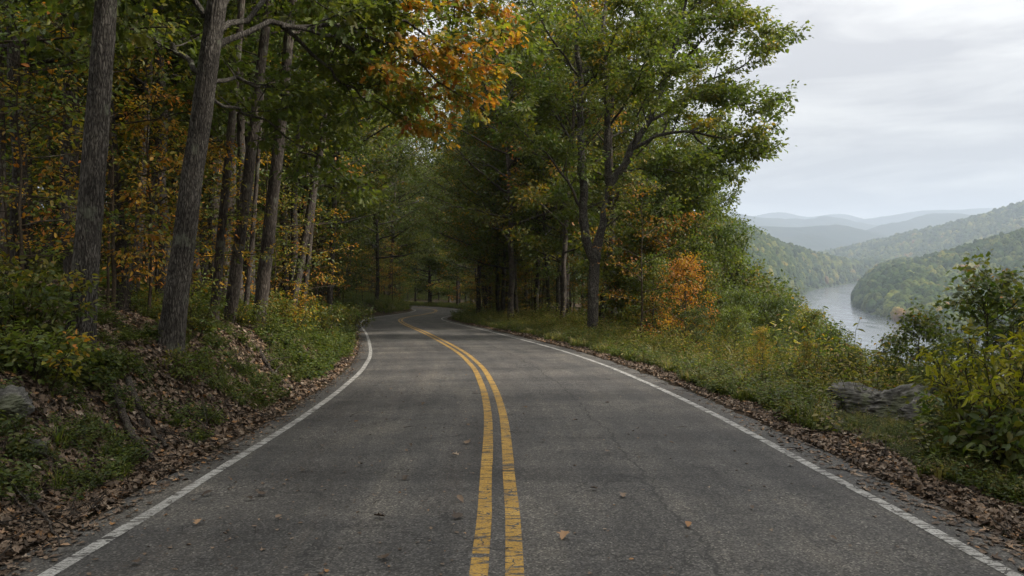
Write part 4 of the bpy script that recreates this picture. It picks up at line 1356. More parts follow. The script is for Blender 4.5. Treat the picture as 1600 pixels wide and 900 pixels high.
n1 = wood_fill(40, -5.4, -17, 12, 60, 2.4, "slim forest tree just behind the front row on the left bank", "trees behind the left front row", [0, 1, 4, 6, 9])
n1 += wood_fill(14, -5.4, -10, 14, 36, 1.7, "", "trees behind the left front row", [0, 1, 6], ssc=(.6, .85))
n2 = wood_fill(60, -14, -50, 10, 90, 3.4, "dark tree deep in the woods left of the road", "trees deep in the left woods", [0, 1, 4, 6, 9])
n3 = wood_fill(34, -5.0, -22, 55, 200, 3.4, "tree lining the left side of the far bends", "trees left of the far bends", [0, 3, 4, 7, 9, 10])
n4 = wood_fill(26, 6.4, 12, 37, 75, 2.4, "tree with a dark trunk along the right edge past the forked oak", "trees along the right edge past the oak", [0, 2, 3, 4, 5])
n5 = wood_fill(30, 10, 34, 38, 100, 3.4, "tree in the woods behind the right roadside row", "trees in the right woods", [0, 1, 3, 4, 9])
n6 = wood_fill(40, 6.5, 36, 75, 200, 3.6, "distant tree right of the far bends", "trees right of the far bends", [0, 1, 3, 4, 9, 10])
print("forest", n1, n2, n3, n4, n5, n6, len(placed))
# the dark wall of wood where the road disappears
k = 0
while k < 34:
    x = rng.uniform(-62, 14); y = rng.uniform(192, 235)
    if not free(x, y, 3.6): continue
    tt, _ = lateral([x], [y])
    if abs(tt[0]) < 6: continue
    placed.append((x, y)); k += 1
    plant("forest_tree", VAR[[0, 1, 9, 10, 9][rng.randint(5)]], x, y, "tree in the dark wood where the road disappears", "tree", "trees where the road disappears", rz=rng.rand() * 6.28, s=rng.uniform(.9, 1.3))
for k in range(60):
    x = rng.uniform(-60, 10); y = rng.uniform(184, 222) - max(0, (-x - 20) * .0)
    tt, _ = lateral([x], [y])
    if abs(tt[0]) < 6: continue
    plant("young_tree", VAR[[9, 10][k % 2]], x, y, "low crowned young tree closing the view where the road disappears", "tree", "young trees where the road disappears", rz=k * 1.1, s=rng.uniform(.35, .6))
# trees beside and behind the camera keep the near road in shade
for (x, y) in [(-6.6, 4.2), (-8.4, -1.5), (-7.2, -7), (6.2, -3.5), (8.5, 1.2), (7.0, -9), (-12, 3), (-13, -6), (10.5, -4), (-7, -13), (9.2, 5.0), (13, 8.2), (13.5, 3.8), (17, 9), (8.5, -1), (-5.6, -4), (9.6, 3), (11.6, 6.4), (14.5, 6.3), (12, 1), (18.5, 6)]:
    plant("forest_tree", VAR[[0, 1, 6][rng.randint(3)]], x, y, "tall tree beside the road behind the viewpoint", "tree", "trees behind the viewpoint", rz=rng.rand() * 6.28)

# -- saplings of the understorey
def sapling(seed, H, r, spread, pal, pal2, aut, leaf_s, kind='simple', leaf_n=9, nl=13, cb=.2, elev=(-5, 30), sub=5, twigs=4, flat=.75, spr=.15, bend=.5):
    return tree_meshes(seed, H, r, spread, cb=cb, nl=nl, elev=elev, sides=7, bend=bend, rings=14, flare=.1, mats=(M_STEM, M_LEAF), name="sapling", up=.0,
                       sub=sub, twigs=twigs, leaf_n=leaf_n, leaf_s=leaf_s, kind=kind, pal=pal, pal2=pal2, aut=aut, flat=flat, lspread=spr, twig_len=.4, min_sub=.3)


SAP_G = [sapling(201, 5.0, .035, 1.9, P_GREEN, P_FRESH, .3, .10), sapling(202, 6.5, .045, 2.2, P_GREEN, P_YELL, .25, .10)]
SAP_O = [sapling(203, 4.6, .032, 1.8, P_GOLD, P_ORANGE, .5, .10, leaf_n=8), sapling(204, 5.5, .04, 1.7, P_ORANGE, P_GOLD, .4, .10, leaf_n=8)]
SAP_Y = [sapling(205, 4.2, .03, 1.6, P_YELL, P_GOLD, .3, .09, leaf_n=10)]
sap_list = [  # px, Y, set, scale, label
    (165, 12.4, SAP_O, .82, "orange leaved beech sapling behind the thick furrowed oak"),
    (232, 12.8, SAP_O, .80, "orange and gold sapling between the two thickest left oaks"),
    (20, 12.5, SAP_O, .8, "sparse golden sapling by the left picture edge"),
    (300, 14.2, SAP_Y, .8, "small yellow green sapling behind the biggest left oak"),
    (345, 17.5, SAP_O, .85, "orange sapling behind the slender leaning trunks"),
    (430, 21, SAP_Y, .9, "yellow sapling beside the sturdy dark trunk"),
    (490, 26.5, SAP_O, .95, "orange leaved sapling right of the slanting trunk"),
    (462, 30, SAP_Y, 1.0, "yellow green sapling among the trunks near the bend"),
    (545, 36, SAP_O, .9, "gold leaved sapling above the left bend"),
    (600, 62, SAP_Y, 1.5, "bright yellow green sapling on the inside of the far left bend"),
    (575, 50, SAP_G, 1.3, "green sapling leaning out over the left bend"),
    (640, 88, SAP_Y, 1.7, "golden sapling marking where the left bank ends"),
    (705, 120, SAP_O, 2.0, "distant orange sapling behind the second bend")]
for q, (px, Y, S, s_, lab) in enumerate(sap_list):
    sx_ = px_x(px, Y); st_, _ = lateral([sx_], [Y])
    sy_ = Y
    if -5.0 < st_[0] < 4.9: sx_, sy_ = beside(Y, -5.0 if st_[0] < 0 else 5.2)
    plant("sapling", S[q % len(S)], sx_, sy_, lab, "sapling", None, rz=q * 1.7, s=s_, parts=("stem", "crown"))


def sap_fill(n, tmin, tmax, ymin, ymax, label, group, sets, ssc=(.8, 1.4), dmin=1.2):
    out, tries = 0, 0
    while out < n and tries < 4000:
        tries += 1
        yy = rng.uniform(ymin, ymax); i = int(np.argmin(np.abs(CL[:, 1] - yy))); t = rng.uniform(tmin, tmax)
        x, y = CL[i, 0] + CL_N[i, 0] * t, CL[i, 1] + CL_N[i, 1] * t
        if y < 5 or abs(x / y * F) > 860: continue
        if t > 0 and 1085 < 800 + x / y * F < 1700: continue
        tt, _ = lateral([x], [y])
        if -E_L - 1.6 < tt[0] < E_R + 1.6 or not free(x, y, dmin): continue
        placed.append((x, y)); out += 1
        S = sets[rng.randint(len(sets))]
        plant("sapling", S[rng.randint(len(S))], x, y, label, "sapling", group, rz=rng.rand() * 6.28, s=rng.uniform(*ssc), parts=("stem", "crown"))


sap_fill(50, -5.5, -19, 9, 45, "leafy green sapling in the shade of the left woods", "saplings in the left woods", [SAP_G, SAP_G, SAP_G, SAP_Y], dmin=1.0)
sap_fill(3, -5.2, -13, 14, 32, "orange tinted sapling in the left woods", "orange saplings in the left woods", [SAP_O], dmin=1.0)
sap_fill(40, -4.9, -10, 40, 190, "sapling edging the left woods along the far bends", "saplings along the far left bends", [SAP_G, SAP_G, SAP_G, SAP_Y, SAP_G, SAP_O], (.9, 1.6))
sap_fill(66, 6.0, 14, 36, 120, "sapling edging the right woods past the forked oak", "saplings along the right woods", [SAP_G, SAP_Y, SAP_Y, SAP_G, SAP_G, SAP_O], (.6, 1.25))

# -- young trees and bushes on the slope to the right
def bush_var(seed, pal, pal2, aut, leaf_s=.135, kind='kite', H=5.0, sp=2.1, nl=26, ln=11, cb=.06):
    return tree_meshes(seed, H, .055, sp, cb=cb, nl=nl, elev=(5, 62), sides=7, bend=.6, rings=14, flare=.1, mats=(M_BARK_DARK, M_LEAF), name="young_tree",
                       sub=7, twigs=5, leaf_n=ln, leaf_s=leaf_s, kind=kind, pal=pal, pal2=pal2, aut=aut, twig_len=.42, low_len=1.5, lspread=.17)


BUSH = [bush_var(301, P_GREEN, P_FRESH, .35), bush_var(302, P_MIXED, P_YELL, .3), bush_var(303, P_FRESH, P_YELL, .3), bush_var(304, P_RED, P_ORANGE, .4, ln=8),
        bush_var(305, P_GOLD, P_YELL, .5, ln=8), bush_var(306, P_GREEN, P_MIXED, .3, leaf_s=.125, kind='maple', H=3.6, sp=1.2, nl=15, ln=6, cb=.15)]


def slope_tree(px, top, Y, k, label, wide=1.0, name="young_tree", cat="tree", rz=0.0, minh=1.0):
    x = px_x(px, Y); z = gz(x, Y)
    zt = at(px, top, Y)[2]
    H = max(minh, zt - z)
    s = H / {5: 3.6}.get(k, 5.0) * (.86 if px < 1160 or k > 2 else .76)
    e = plant(name, BUSH[k], x, Y, label, cat, None, rz=rz, s=s * wide, sz=1 / wide, z=z)


SL = [
    (990, 330, 36, 1, "leafy young tree filling the space right of the forked oak", 1.1), (1050, 322, 34, 3, "rusty crowned tree just right of the forked oak, behind the orange sapling", .9),
    (1092, 345, 31, 1, "dull green tree between the rusty crown and the skyline", .9),
    (1132, 345, 29, 0, "tall green young tree at the edge of the woods against the far hills", .72), (1100, 405, 26, 2, "yellow green young tree in front of the skyline tree", .9),
    (1072, 398, 24.5, 3, "bright orange red young tree on the right slope", .95), (1160, 432, 24, 0, "dense green bush below the skyline tree", .85),
    (1020, 400, 27, 2, "light green bush left of the orange red young tree", 1.0), (980, 420, 35, 1, "green bush right behind the forked oak's trunk", 1.0),
    (1215, 440, 25, 0, "green bush whose top meets the far river bank", .9), (1262, 462, 23, 1, "olive green bush in front of the river's far reach", .95),
    (1300, 492, 21, 0, "green bush below the pale water", .95), (1340, 525, 18, 2, "low green bush at the lower edge of the river view", 1.1),
    (1385, 540, 16, 0, "low dark green bush left of the maple shrub", 1.1), (1150, 478, 19, 2, "yellowish bush in front of the slope thicket", 1.1),
    (1090, 480, 21, 0, "low green bush under the orange red young tree", 1.1), (1210, 500, 17.5, 0, "broad green bush behind the gold leaved shrub", 1.2),
    (1192, 508, 14.5, 4, "gold leaved shrub standing out of the right verge", .8), (1262, 530, 13.5, 4, "small yellow shrub right of the gold leaved one", .65),
    (1442, 478, 12.5, 5, "dark green maple sapling left of the tallest one", .9), (1535, 408, 13, 5, "tall young maple in front of the river's near bend", 1.0),
    (1600, 440, 13.5, 5, "young maple cut by the right picture edge", 1.1), (1405, 515, 14.5, 5, "small maple with tip leaves against the water", 1.0),
    (1490, 500, 10.5, 0, "dense green bush behind the yellow topped shrub", .9), (1580, 520, 10, 1, "dull green bush at the right edge behind the yellow topped shrub", .9),
    (1440, 560, 11, 2, "low bright green bush above the boulders", 1.0), (1330, 560, 13.5, 2, "low yellow green bush just behind the boulders", 1.1)]
for q, (px, top, Y, k, lab, wd) in enumerate(SL):
    slope_tree(px, top, Y, k, lab, wd, rz=q * 2.1, name="shrub" if "shrub" in lab or "bush" in lab else "young_tree", cat="shrub" if "shrub" in lab or "bush" in lab else "tree")


# thin sapling with a dark stem in front of the oak's right side
plant("sapling", sapling(401, 5.6, .045, 1.7, P_YELL, P_ORANGE, .5, .095, leaf_n=7, kind='kite', cb=.25, nl=15, elev=(10, 40)), px_x(1004, 24.5), 24.5,
      "slender sapling with a dark stem and thin orange leaves right of the forked oak", "sapling", None, rz=.4, parts=("stem", "crown"))
# more woods down the slope fill the gaps between the bushes
k = 0
while k < 26:
    Y = rng.uniform(18, 60); px = rng.uniform(950, 1300)
    x = px_x(px, Y)
    tt, _ = lateral([x], [Y])
    if tt[0] < 9 or tt[0] > 30 or not free(x, Y, 2.0): continue
    z = gz(x, Y)
    lim = np.interp(px, [950, 1080, 1150, 1200, 1260, 1300], [340, 365, 410, 455, 500, 535]) + 20
    H = at(px, lim, Y)[2] - z
    if H < 2 or H > 11: continue
    placed.append((x, Y)); k += 1
    kk = [0, 1, 2][rng.randint(3)]
    plant("young_tree", BUSH[kk], x, Y, "young tree growing in the thicket on the right slope", "tree", "young trees in the right slope thicket", rz=rng.rand() * 6, s=H / 5 * .93, z=z)


# the wood on the lower slope down to the river: one mass, seen only where the near thicket leaves gaps
rq = rs(909)
n_ = 1500
sx = rq.uniform(30, 620, n_); sy = rq.uniform(-60, 620, n_)
tl_, _ = lateral(sx, sy)
sz_ = ground_z(sx, sy)
ok_ = (tl_ > 34) & (sz_ > -97)
pxs = 800 + sx / np.maximum(sy, 1) * F
tops = CAM_Z - np.where((sy > 0) & (pxs < 1650), .125, .085) * np.maximum(sy, .2 * sx)
hs = rq.uniform(9, 15, n_)
hs = np.minimum(hs, (tops - sz_) * .95)
ok_ &= hs > 3
sx, sy, sz_, hs = sx[ok_], sy[ok_], sz_[ok_], hs[ok_]
ks = rq.randint(0, 4, len(sx))
vs_ = [VAR[9], VAR[10], VAR[3], BUSH[0]]
base_h = np.array([14, 13, 20, 5.0])[ks]
rr = np.stack([np.zeros(len(sx)), np.zeros(len(sx)), rq.rand(len(sx)) * 6.28], 1)
P2 = np.stack([sx, sy, sz_], 1)
scatter("slope_forest", np.vstack([P2, P2]), np.vstack([rr, rr]), np.concatenate([hs / base_h] * 2), np.concatenate([ks, ks + 4]),
        [source("slope_trunk", v[0]) for v in vs_] + [source("slope_crown", v[1]) for v in vs_], "woods covering the lower slope down to the river")
print("slope forest", len(sx))

# -- shrubs made of many stems
def shrub(seed, h, n, spread, pal, pal2, aut, leaf_s, kind, leaf_n=7, sub=6, twigs=3, spr=.09, twig_len=.22, flat=.6, aut_fn=None):
    rng = rs(seed); wood, fol = Acc(), Acc(); limbs = []
    for k in range(n):
        az = k * 2.4 + rng.rand(); u = (k + .5) / n
        out = spread * math.sqrt(u) * .9
        p0 = np.array([math.cos(az), math.sin(az), 0]) * out * .25 + np.array([0, 0, -.05])
        d = np.array([math.cos(az) * out, math.sin(az) * out, h * (1.1 - .35 * u)])
        L = np.linalg.norm(d) * (.8 + .3 * rng.rand())
        P = bez(p0, d, L, -.10 * u, 10, rng, .10)
        R = np.linspace(.006 + .005 * h, .003, 10)
        wood.tube(P, R, 5); limbs.append((P, R))
    foliage(rng, wood, fol, limbs, sub=sub, twigs=twigs, sub_len=.28, twig_len=twig_len, leaf_n=leaf_n, leaf_s=leaf_s, kind=kind, pal=pal, pal2=pal2, aut=aut,
            start=.28, flat=flat, lspread=spr, min_sub=.12, aut_fn=aut_fn)
    return wood.mesh("shrub_stems", M_STEM, True), fol.mesh("shrub_leaves", M_LEAF)


def put_shrub(ms, px, Y, label, rz=0, s=1.0, z=None):
    x = px_x(px, Y)
    return plant("shrub", ms, x, Y, label, "shrub", None, rz=rz, s=s, z=z, parts=("stems", "leaves"))


Y_SH = shrub(501, 1.6, 14, .72, P_FRESH, P_BRIGHT, .5, .115, 'long', leaf_n=6, sub=7, spr=.07, aut_fn=lambda p: sstep(.5, 1.05, p[:, 2]) * 1.3)
put_shrub(Y_SH, 1560, 7.6, "yellow topped shrub with long leaves above the right verge", s=.93)
put_shrub(shrub(502, .75, 10, .6, P_GREEN, P_FRESH, .4, .11, 'simple'), 1505, 8.6, "dark green shrub left of the yellow topped one", rz=1, s=.85)
put_shrub(shrub(503, .7, 9, .5, P_GREEN, P_YELL, .3, .11, 'simple'), 1590, 7.0, "broad leaved green shrub at the right picture edge")
L_SH = shrub(504, 1.25, 16, .95, P_FRESH, P_YELL, .25, .105, 'simple', leaf_n=8, sub=7)
put_shrub(L_SH, 28, 8.3, "large leafy green shrub at the left picture edge", s=.72)
put_shrub(shrub(505, .85, 12, .7, P_FRESH, P_GOLD, .10, .10, 'simple'), 62, 7.7, "low shrub with a few orange leaves below the leafy left one", s=.7)
put_shrub(shrub(506, .7, 10, .6, P_GREEN, P_FRESH, .3, .11, 'simple'), 172, 8.9, "low green shrub covering the root of the thick furrowed oak", rz=2, s=.5)
put_shrub(L_SH, -60, 9.0, "leafy shrub half outside the left picture edge", rz=2.0, s=.8)
put_shrub(shrub(507, .6, 10, .6, P_FRESH, P_YELL, .2, .08, 'simple'), 285, 10.4, "low leafy shrub at the foot of the biggest left oak", rz=2, s=.7)
G_SH = shrub(508, 1.0, 12, .8, P_GOLD, P_YELL, .5, .085, 'simple')
put_shrub(G_SH, 455, 19.5, "golden low shrub on the bank before the bend", s=1.0)
put_shrub(G_SH, 425, 18, "yellow shrub at the foot of the sturdy dark trunk", s=.8, rz=2)
M_SH = shrub(509, 1.1, 14, .8, P_MIXED, P_YELL, .4, .085, 'simple')
for q, (px, Y, s_, lab) in enumerate([
        (395, 16.2, .6, "green shrub tucked under the leaning grey trunks"), (500, 24, 1.0, "mixed green shrub on the bank halfway to the bend"),
        (225, 13.8, .45, "green shrub between the two thickest left oaks"), (525, 30, 1.1, "bushy shrub on the bank beside the bend"),
        (300, 12.6, .7, "small shrub right behind the biggest left oak"), (550, 38, 1.2, "shrub on the outside of the first left bend")]):
    put_shrub(M_SH, px, Y, lab, rz=q * 1.3, s=s_)

for q, (X_, Y_, s_) in enumerate([(7.2, 6.0, 1.0), (8.6, 7.6, 1.1), (6.4, 4.2, .9), (7.8, 3.2, 1.0), (9.6, 5.6, 1.2), (10.6, 8.6, 1.2), (6.0, 2.2, .8)]):
    plant("shrub", M_SH if q % 2 else Y_SH, X_, Y_, "shrub of the right verge just outside the picture", "shrub", "shrubs continuing the right verge", rz=q, s=s_, parts=("stems", "leaves"))

# ------------------------------------------------------------------ undergrowth, grass and litter (uncountable)
def weed(seed, h, n, pal, leaf_s, kind='simple', per=7, upright=.6):
    rng = rs(seed); acc = Acc()
    for k in range(n):
        az = rng.rand() * 6.28; r = rng.rand() * .09
        p0 = np.array([math.cos(az) * r, math.sin(az) * r, -.03])
        hh = h * (.6 + .5 * rng.rand())
        d = np.array([math.cos(az) * (1 - upright), math.sin(az) * (1 - upright), 1.0])
        P = bez(p0, d, hh, -.15, 6, rng, .12)
        acc.tube(P, np.linspace(.0035, .0015, 6), 3, np.array([.07, .07, .025]))
        t = np.linspace(.25, 1, per); x = t * 5
        i = np.clip(x.astype(int), 0, 4); f = (x - i)[:, None]
        pos = P[i] * (1 - f) + P[i + 1] * f
        a2 = np.arange(per) * 2.6 + rng.rand() * 6
        tip = np.stack([np.cos(a2), np.sin(a2), .15 - .5 * rng.rand(per)], 1)
        nr = np.array([0, 0, 1.0]) + rng.randn(per, 3) * .3
        leaves_into(acc, pos, tip, nr, leaf_s * (.7 + .5 * rng.rand(per)) * (1.25 - .5 * t), kind, pick_cols(rng, pal, per))
    return source("weed", acc.mesh("weed", M_LEAF))


def tuft(seed, h, n, pal):
    rng = rs(seed); acc = Acc()
    az = rng.rand(n) * 6.28; L = h * (.5 + .6 * rng.rand(n)); r = rng.rand(n) * .07
    base = np.stack([np.cos(az) * r, np.sin(az) * r, np.zeros(n) - .02], 1)
    out = np.stack([np.cos(az), np.sin(az), np.zeros(n)], 1)
    lean = (.2 + .7 * rng.rand(n))[:, None]
    side = np.stack([-np.sin(az), np.cos(az), np.zeros(n)], 1)
    w = (.0035 + .003 * rng.rand(n))[:, None]
    up = np.array([0, 0, 1.0])
    P1 = base + (up * .55 + out * lean * .25) * L[:, None]
    P2 = base + (up * (.95 - lean * .35) + out * lean * .85) * L[:, None]
    V = np.stack([base - side * w, base + side * w, P1 + side * w * .9, P2, P1 - side * w * .9], 1).reshape(-1, 3)
    off = (np.arange(n) * 5)[:, None]
    acc.add(V, [np.array([[0, 1, 2, 4]]) + off, np.array([[4, 2, 3]]) + off], np.repeat(pick_cols(rng, pal, n), 5, 0))
    return source("tuft", acc.mesh("tuft", M_LEAF))


def fern(seed):
    rng = rs(seed); acc = Acc()
    for k in range(7):
        az = k * .9 + rng.rand() * .4
        P = bez(np.array([0, 0, 0.0]), np.array([math.cos(az), math.sin(az), 1.2]), .45, -.45, 9, rng, .03)
        n = 16; t = np.linspace(.12, .98, n); x = t * 8; i = np.clip(x.astype(int), 0, 7); f = (x - i)[:, None]
        pos = P[i] * (1 - f) + P[i + 1] * f; tan = unit(P[i + 1] - P[i]); sd = unit(np.cross(tan, [0, 0, 1.0]))
        for sg in (-1, 1):
            leaves_into(acc, pos, sd * sg + tan * .35, np.tile([0, 0, 1.0], (n, 1)), .13 * np.sin(np.pi * (t * .8 + .2)) + .02, 'long', pick_cols(rng, P_FRESH, n))
    return source("fern", acc.mesh("fern", M_LEAF))


P_GRASS = palette(('green', 1), ('mid', 4), ('lite', 6), ('olive', 2), ('yel', .4))
P_DRY = palette(('olive', 2), ('brown', 1), ('straw', 4))
SRC = [weed(601, .38, 7, P_GREEN, .075), weed(602, .45, 8, P_FRESH, .07), weed(603, .5, 8, P_STRAW, .065), weed(604, .25, 7, P_FRESH, .06), weed(605, .55, 7, P_GOLD, .06),
       weed(606, .4, 6, P_GREEN, .10), tuft(607, .30, 34, P_GRASS), tuft(608, .22, 40, P_GRASS), tuft(609, .42, 26, P_DRY), fern(610), weed(611, .7, 7, P_MIXED, .07, 'long', 10, .8),
       weed(612, .7, 6, P_STRAW, .07, 'long', 10, .85)]
# index: 0-5 broadleaf, 6-7 grass, 8 dry, 9 fern, 10-11 tall weeds
rng = rs(8)


def along(n, t0, t1, y0, y1, pw=1.0):
    """n random points at offsets t0..t1 beyond the asphalt edge (negative = left), between y0 and y1, denser towards the viewer"""
    u = rng.rand(n)
    yy = y0 * (y1 / y0) ** u if pw is None else y0 + (y1 - y0) * u ** pw
    t = rng.uniform(t0, t1, n)
    tt = np.where(t < 0, t - E_L, t + E_R)
    I = lambda a: np.interp(yy, CL[:, 1], a)
    x = I(CL[:, 0]) + I(CL_N[:, 0]) * tt; y = yy + I(CL_N[:, 1]) * tt
    l, _ = lateral(x, y)
    ok = (y > .5) & (np.abs(x / np.maximum(y, .1)) * F < 1500) & ((l < -E_L - .02) | (l > E_R + .02))
    return x[ok], y[ok], t[ok]


def layer(parts):
    X, Y, K, S = [], [], [], []
    for x, y, k, s in parts:
        X.append(x); Y.append(y); K.append(k); S.append(s)
    X, Y, K, S = map(np.concatenate, (X, Y, K, S))
    Z = ground_z(X, Y)
    nrm = ground_normal(X, Y) * .35 + np.array([0, 0, .65])
    rot = euler_from_normal(nrm + rng.randn(len(X), 3) * .10, rng.rand(len(X)) * 6.28)
    S = S * (.45 + 1.1 * noise2(X, Y, .55, 2, 91)) * np.where(rng.rand(len(X)) < .06, 1.5, 1)
    return np.stack([X, Y, Z], 1), rot, S, K


def choose(n, pairs):
    k, w = zip(*pairs); w = np.array(w, float)
    return rng.choice(k, n, p=w / w.sum())


parts = []
# right verge: grass next to the litter, then a belt of weeds
x, y, t = along(18000, .35, 2.4, 1.2, 60, None)
k = noise2(x, y, .7, 3, 60) + .36 * sstep(.35, 1.0, t) > .58
x, y, t = x[k], y[k], t[k]
parts.append((x, y, choose(len(x), [(6, 4), (7, 2.5), (3, 5), (1, 2.5), (0, 1), (8, 1.2), (2, 1)]), rng.uniform(.6, 1.15, len(x))))
x, y, t = along(10500, 1.2, 5.5, 1.2, 55, None)
parts.append((x, y, choose(len(x), [(0, 1), (1, 4), (2, 4), (10, 2), (11, 4), (8, 3), (5, 1.5), (4, 1)]), rng.uniform(.7, 1.4, len(x)) * np.clip(.45 + t * .25, .5, 1.25)))
x, y, t = along(9000, 4.5, 15, 1.5, 60, None)
parts.append((x, y, choose(len(x), [(0, 3), (1, 3), (2, 2), (10, 3), (5, 2)]), rng.uniform(1.0, 1.9, len(x))))
x, y, t = along(3600, .5, 8, 50, 215, 1.2)
parts.append((x, y, choose(len(x), [(0, 3), (1, 3), (2, 1.5), (6, 3)]), rng.uniform(1.2, 2.2, len(x))))
# left: patches along the foot of the bank, thicker growth on top
x, y, t = along(8000, -2.8, -.30, 1.5, 60, None)
k = noise2(x, y, .45, 3, 61) + .12 * sstep(10, 26, y) > .54
x, y, t = x[k], y[k], t[k]
parts.append((x, y, choose(len(x), [(3, 5), (6, 1.6), (7, .8), (0, 3.5), (1, 3), (5, 2)]), rng.uniform(.55, 1.15, len(x)) * (1 + .4 * sstep(15, 40, y))))
x, y, t = along(8000, -9, -1.8, 4, 60, None)
k = noise2(x, y, 1.3, 3, 62) + .14 * sstep(14, 26, y) > .53
x, y, t = x[k], y[k], t[k]
parts.append((x, y, choose(len(x), [(0, 4), (1, 3), (5, 3), (2, 1.2), (9, 2), (10, 1.5), (4, .5)]), rng.uniform(.7, 1.4, len(x))))
x, y, t = along(3600, -7, -.5, 45, 215, 1.2)
parts.append((x, y, choose(len(x), [(0, 3), (1, 3), (2, 1.5), (6, 3)]), rng.uniform(1.1, 2.2, len(x))))
x, y, t = along(1500, -2.2, -.35, 20, 60, 1)
parts.append((x, y, choose(len(x), [(6, 3), (7, 3), (3, 2)]), rng.uniform(.8, 1.3, len(x))))
x = rng.uniform(-62, 22, 1500); y = rng.uniform(184, 240, 1500)
l_, _ = lateral(x, y); k = np.abs(l_) > 5
parts.append((x[k], y[k], choose(int(k.sum()), [(0, 3), (1, 3), (5, 2), (10, 2)]), rng.uniform(2.0, 4.5, int(k.sum()))))
# the weeds leave the boulders in view
def thin_out(x, y, k, s):
    px = 800 + x / y * F
    front = (px > 1290) & (px < 1470) & (y > 7.2) & (y < 11.3)
    s = np.where(front, s * .32, s)
    near = (x > 0) & (y < 7.5)
    s = np.where(near, s * .75, s)
    near = (x < 0) & (y < 15)
    s = np.where(near, s * .68, s)
    return x, y, k, s


parts = [thin_out(*p_) for p_ in parts]
P_, R_, S_, K_ = layer(parts)
scatter("undergrowth", P_, R_, S_, K_, SRC, "tangled weeds, ferns and grass along both road edges")
print("undergrowth", len(P_))

# leaf litter
def litter_material():
    m, nt, nd, lk, out = new_mat("dry_leaf")
    oi = nd.new("ShaderNodeObjectInfo")
    r = ramp(nd, [(0, (.045, .032, .022)), (.25, (.095, .064, .041)), (.45, (.145, .098, .062)), (.62, (.20, .14, .094)), (.76, (.07, .044, .028)), (.88, (.30, .235, .17)), (.95, (.28, .14, .05)), (1, (.05, .038, .028))])
    lk.new(oi.outputs["Random"], r.inputs[0])
    p = nd.new("ShaderNodeBsdfPrincipled"); p.inputs["Roughness"].default_value = .65; p.inputs["Specular IOR Level"].default_value = .3
    lk.new(r.outputs[0], p.inputs["Base Color"]); lk.new(p.outputs[0], out.inputs["Surface"])
    return m


M_LIT = litter_material()


def dry_leaf(seed, kind, size=1.0):
    """a curled dead leaf, real thickness from its curl"""
    rng = rs(seed)
    T, fs = LEAF[kind]
    V = T.copy(); V[:, 1] -= .5
    c = rng.uniform(.25, .9); c2 = rng.uniform(-.5, .5)
    V[:, 2] = V[:, 2] * .5 + c * V[:, 0] ** 2 * 1.6 + c2 * V[:, 1] ** 2 * .7 + V[:, 0] * V[:, 1] * rng.uniform(-.5, .5) + .08
    return mesh_data("dry_leaf", V * size, fs, M_LIT)


LSRC = [source("litter_leaf", dry_leaf(700 + k, kd)) for k, kd in enumerate(['simple', 'oak', 'maple', 'simple', 'oak', 'simple', 'maple'])]
for k in range(2):
    a_ = Acc(); r_ = rs(790 + k)
    a_.tube(bez(np.array([-2.2, 0, .1]), np.array([1.0, .3 * (k - .5), .1]), 5.0, -.05, 7, r_, .12), np.linspace(.09, .03, 7), 5)
    a_.tube(bez(np.array([-.4, 0, .2]), np.array([.8, .9, .3]), 2.0, -.1, 5, r_, .12), np.linspace(.05, .02, 5), 4)
    LSRC.append(source("twig", a_.mesh("twig", M_BARK)))
LX, LY, LS = [], [], []
for n, a, b, y0, y1, s0 in [(30000, -.02, .75, 1.5, 45, .050), (14000, .8, 3.0, 1.5, 30, .055), (84000, -3.4, -.02, 1.5, 45, .054), (26000, -9, -3, 5, 45, .08)]:
    x, y, t = along(n, a, b, y0, y1, None)
    LX.append(x); LY.append(y); LS.append(np.full(len(x), s0) * (1 + .02 * np.clip(y - 8, 0, 30)))
x, y, t = along(9000, -2.2, -.0, 3.0, 30, None)
LX.append(x); LY.append(y); LS.append(np.full(len(x), .062))
# spilling over the asphalt edge, and small crumbs on the road
def on_road(n, o0, o1, y0, y1, edge=False):
    yy = y0 * (y1 / y0) ** rng.rand(n); I = lambda a: np.interp(yy, CL[:, 1], a)
    o = rng.uniform(o0, o1, n)
    return I(CL[:, 0]) + I(CL_N[:, 0]) * o, yy + I(CL_N[:, 1]) * o, o
LX, LY, LS = map(np.concatenate, (LX, LY, LS))
k = rng.rand(len(LX)) < np.clip(.25 + 1.4 * noise2(LX, LY, .5, 3, 66), 0, 1)
LX, LY, LS = LX[k], LY[k], LS[k]
LZ = ground_z(LX, LY) + rng.rand(len(LX)) * .035
nr = ground_normal(LX, LY) + rng.randn(len(LX), 3) * .38
ex, ey, es = [], [], []
for n, o0, o1, y1 in [(1100, -3.27, -3.08, 40), (500, -3.2, -2.95, 40), (1500, 3.5, 3.75, 40), (600, 3.35, 3.6, 40)]:
    a, b, _ = on_road(n, o0, o1, 3, y1); ex.append(a); ey.append(b); es.append(np.full(n, .050))
for n, o0, o1 in [(420, -2.7, 3.2), (420, -2.7, -.8), (150, -.7, -.2)]:
    a, b, _ = on_road(n, o0, o1, 3.6, 30); ex.append(a); ey.append(b); es.append(np.full(n, .028))
ex, ey, es = map(np.concatenate, (ex, ey, es))
ez = road_z(ey) - .004 * np.abs(lateral(ex, ey)[0]) + .004
LX, LY, LZ, LS = np.concatenate([LX, ex]), np.concatenate([LY, ey]), np.concatenate([LZ, ez]), np.concatenate([LS, es])
nr = np.concatenate([nr, np.array([0, SLOPE, 1.0]) + rng.randn(len(ex), 3) * .10])
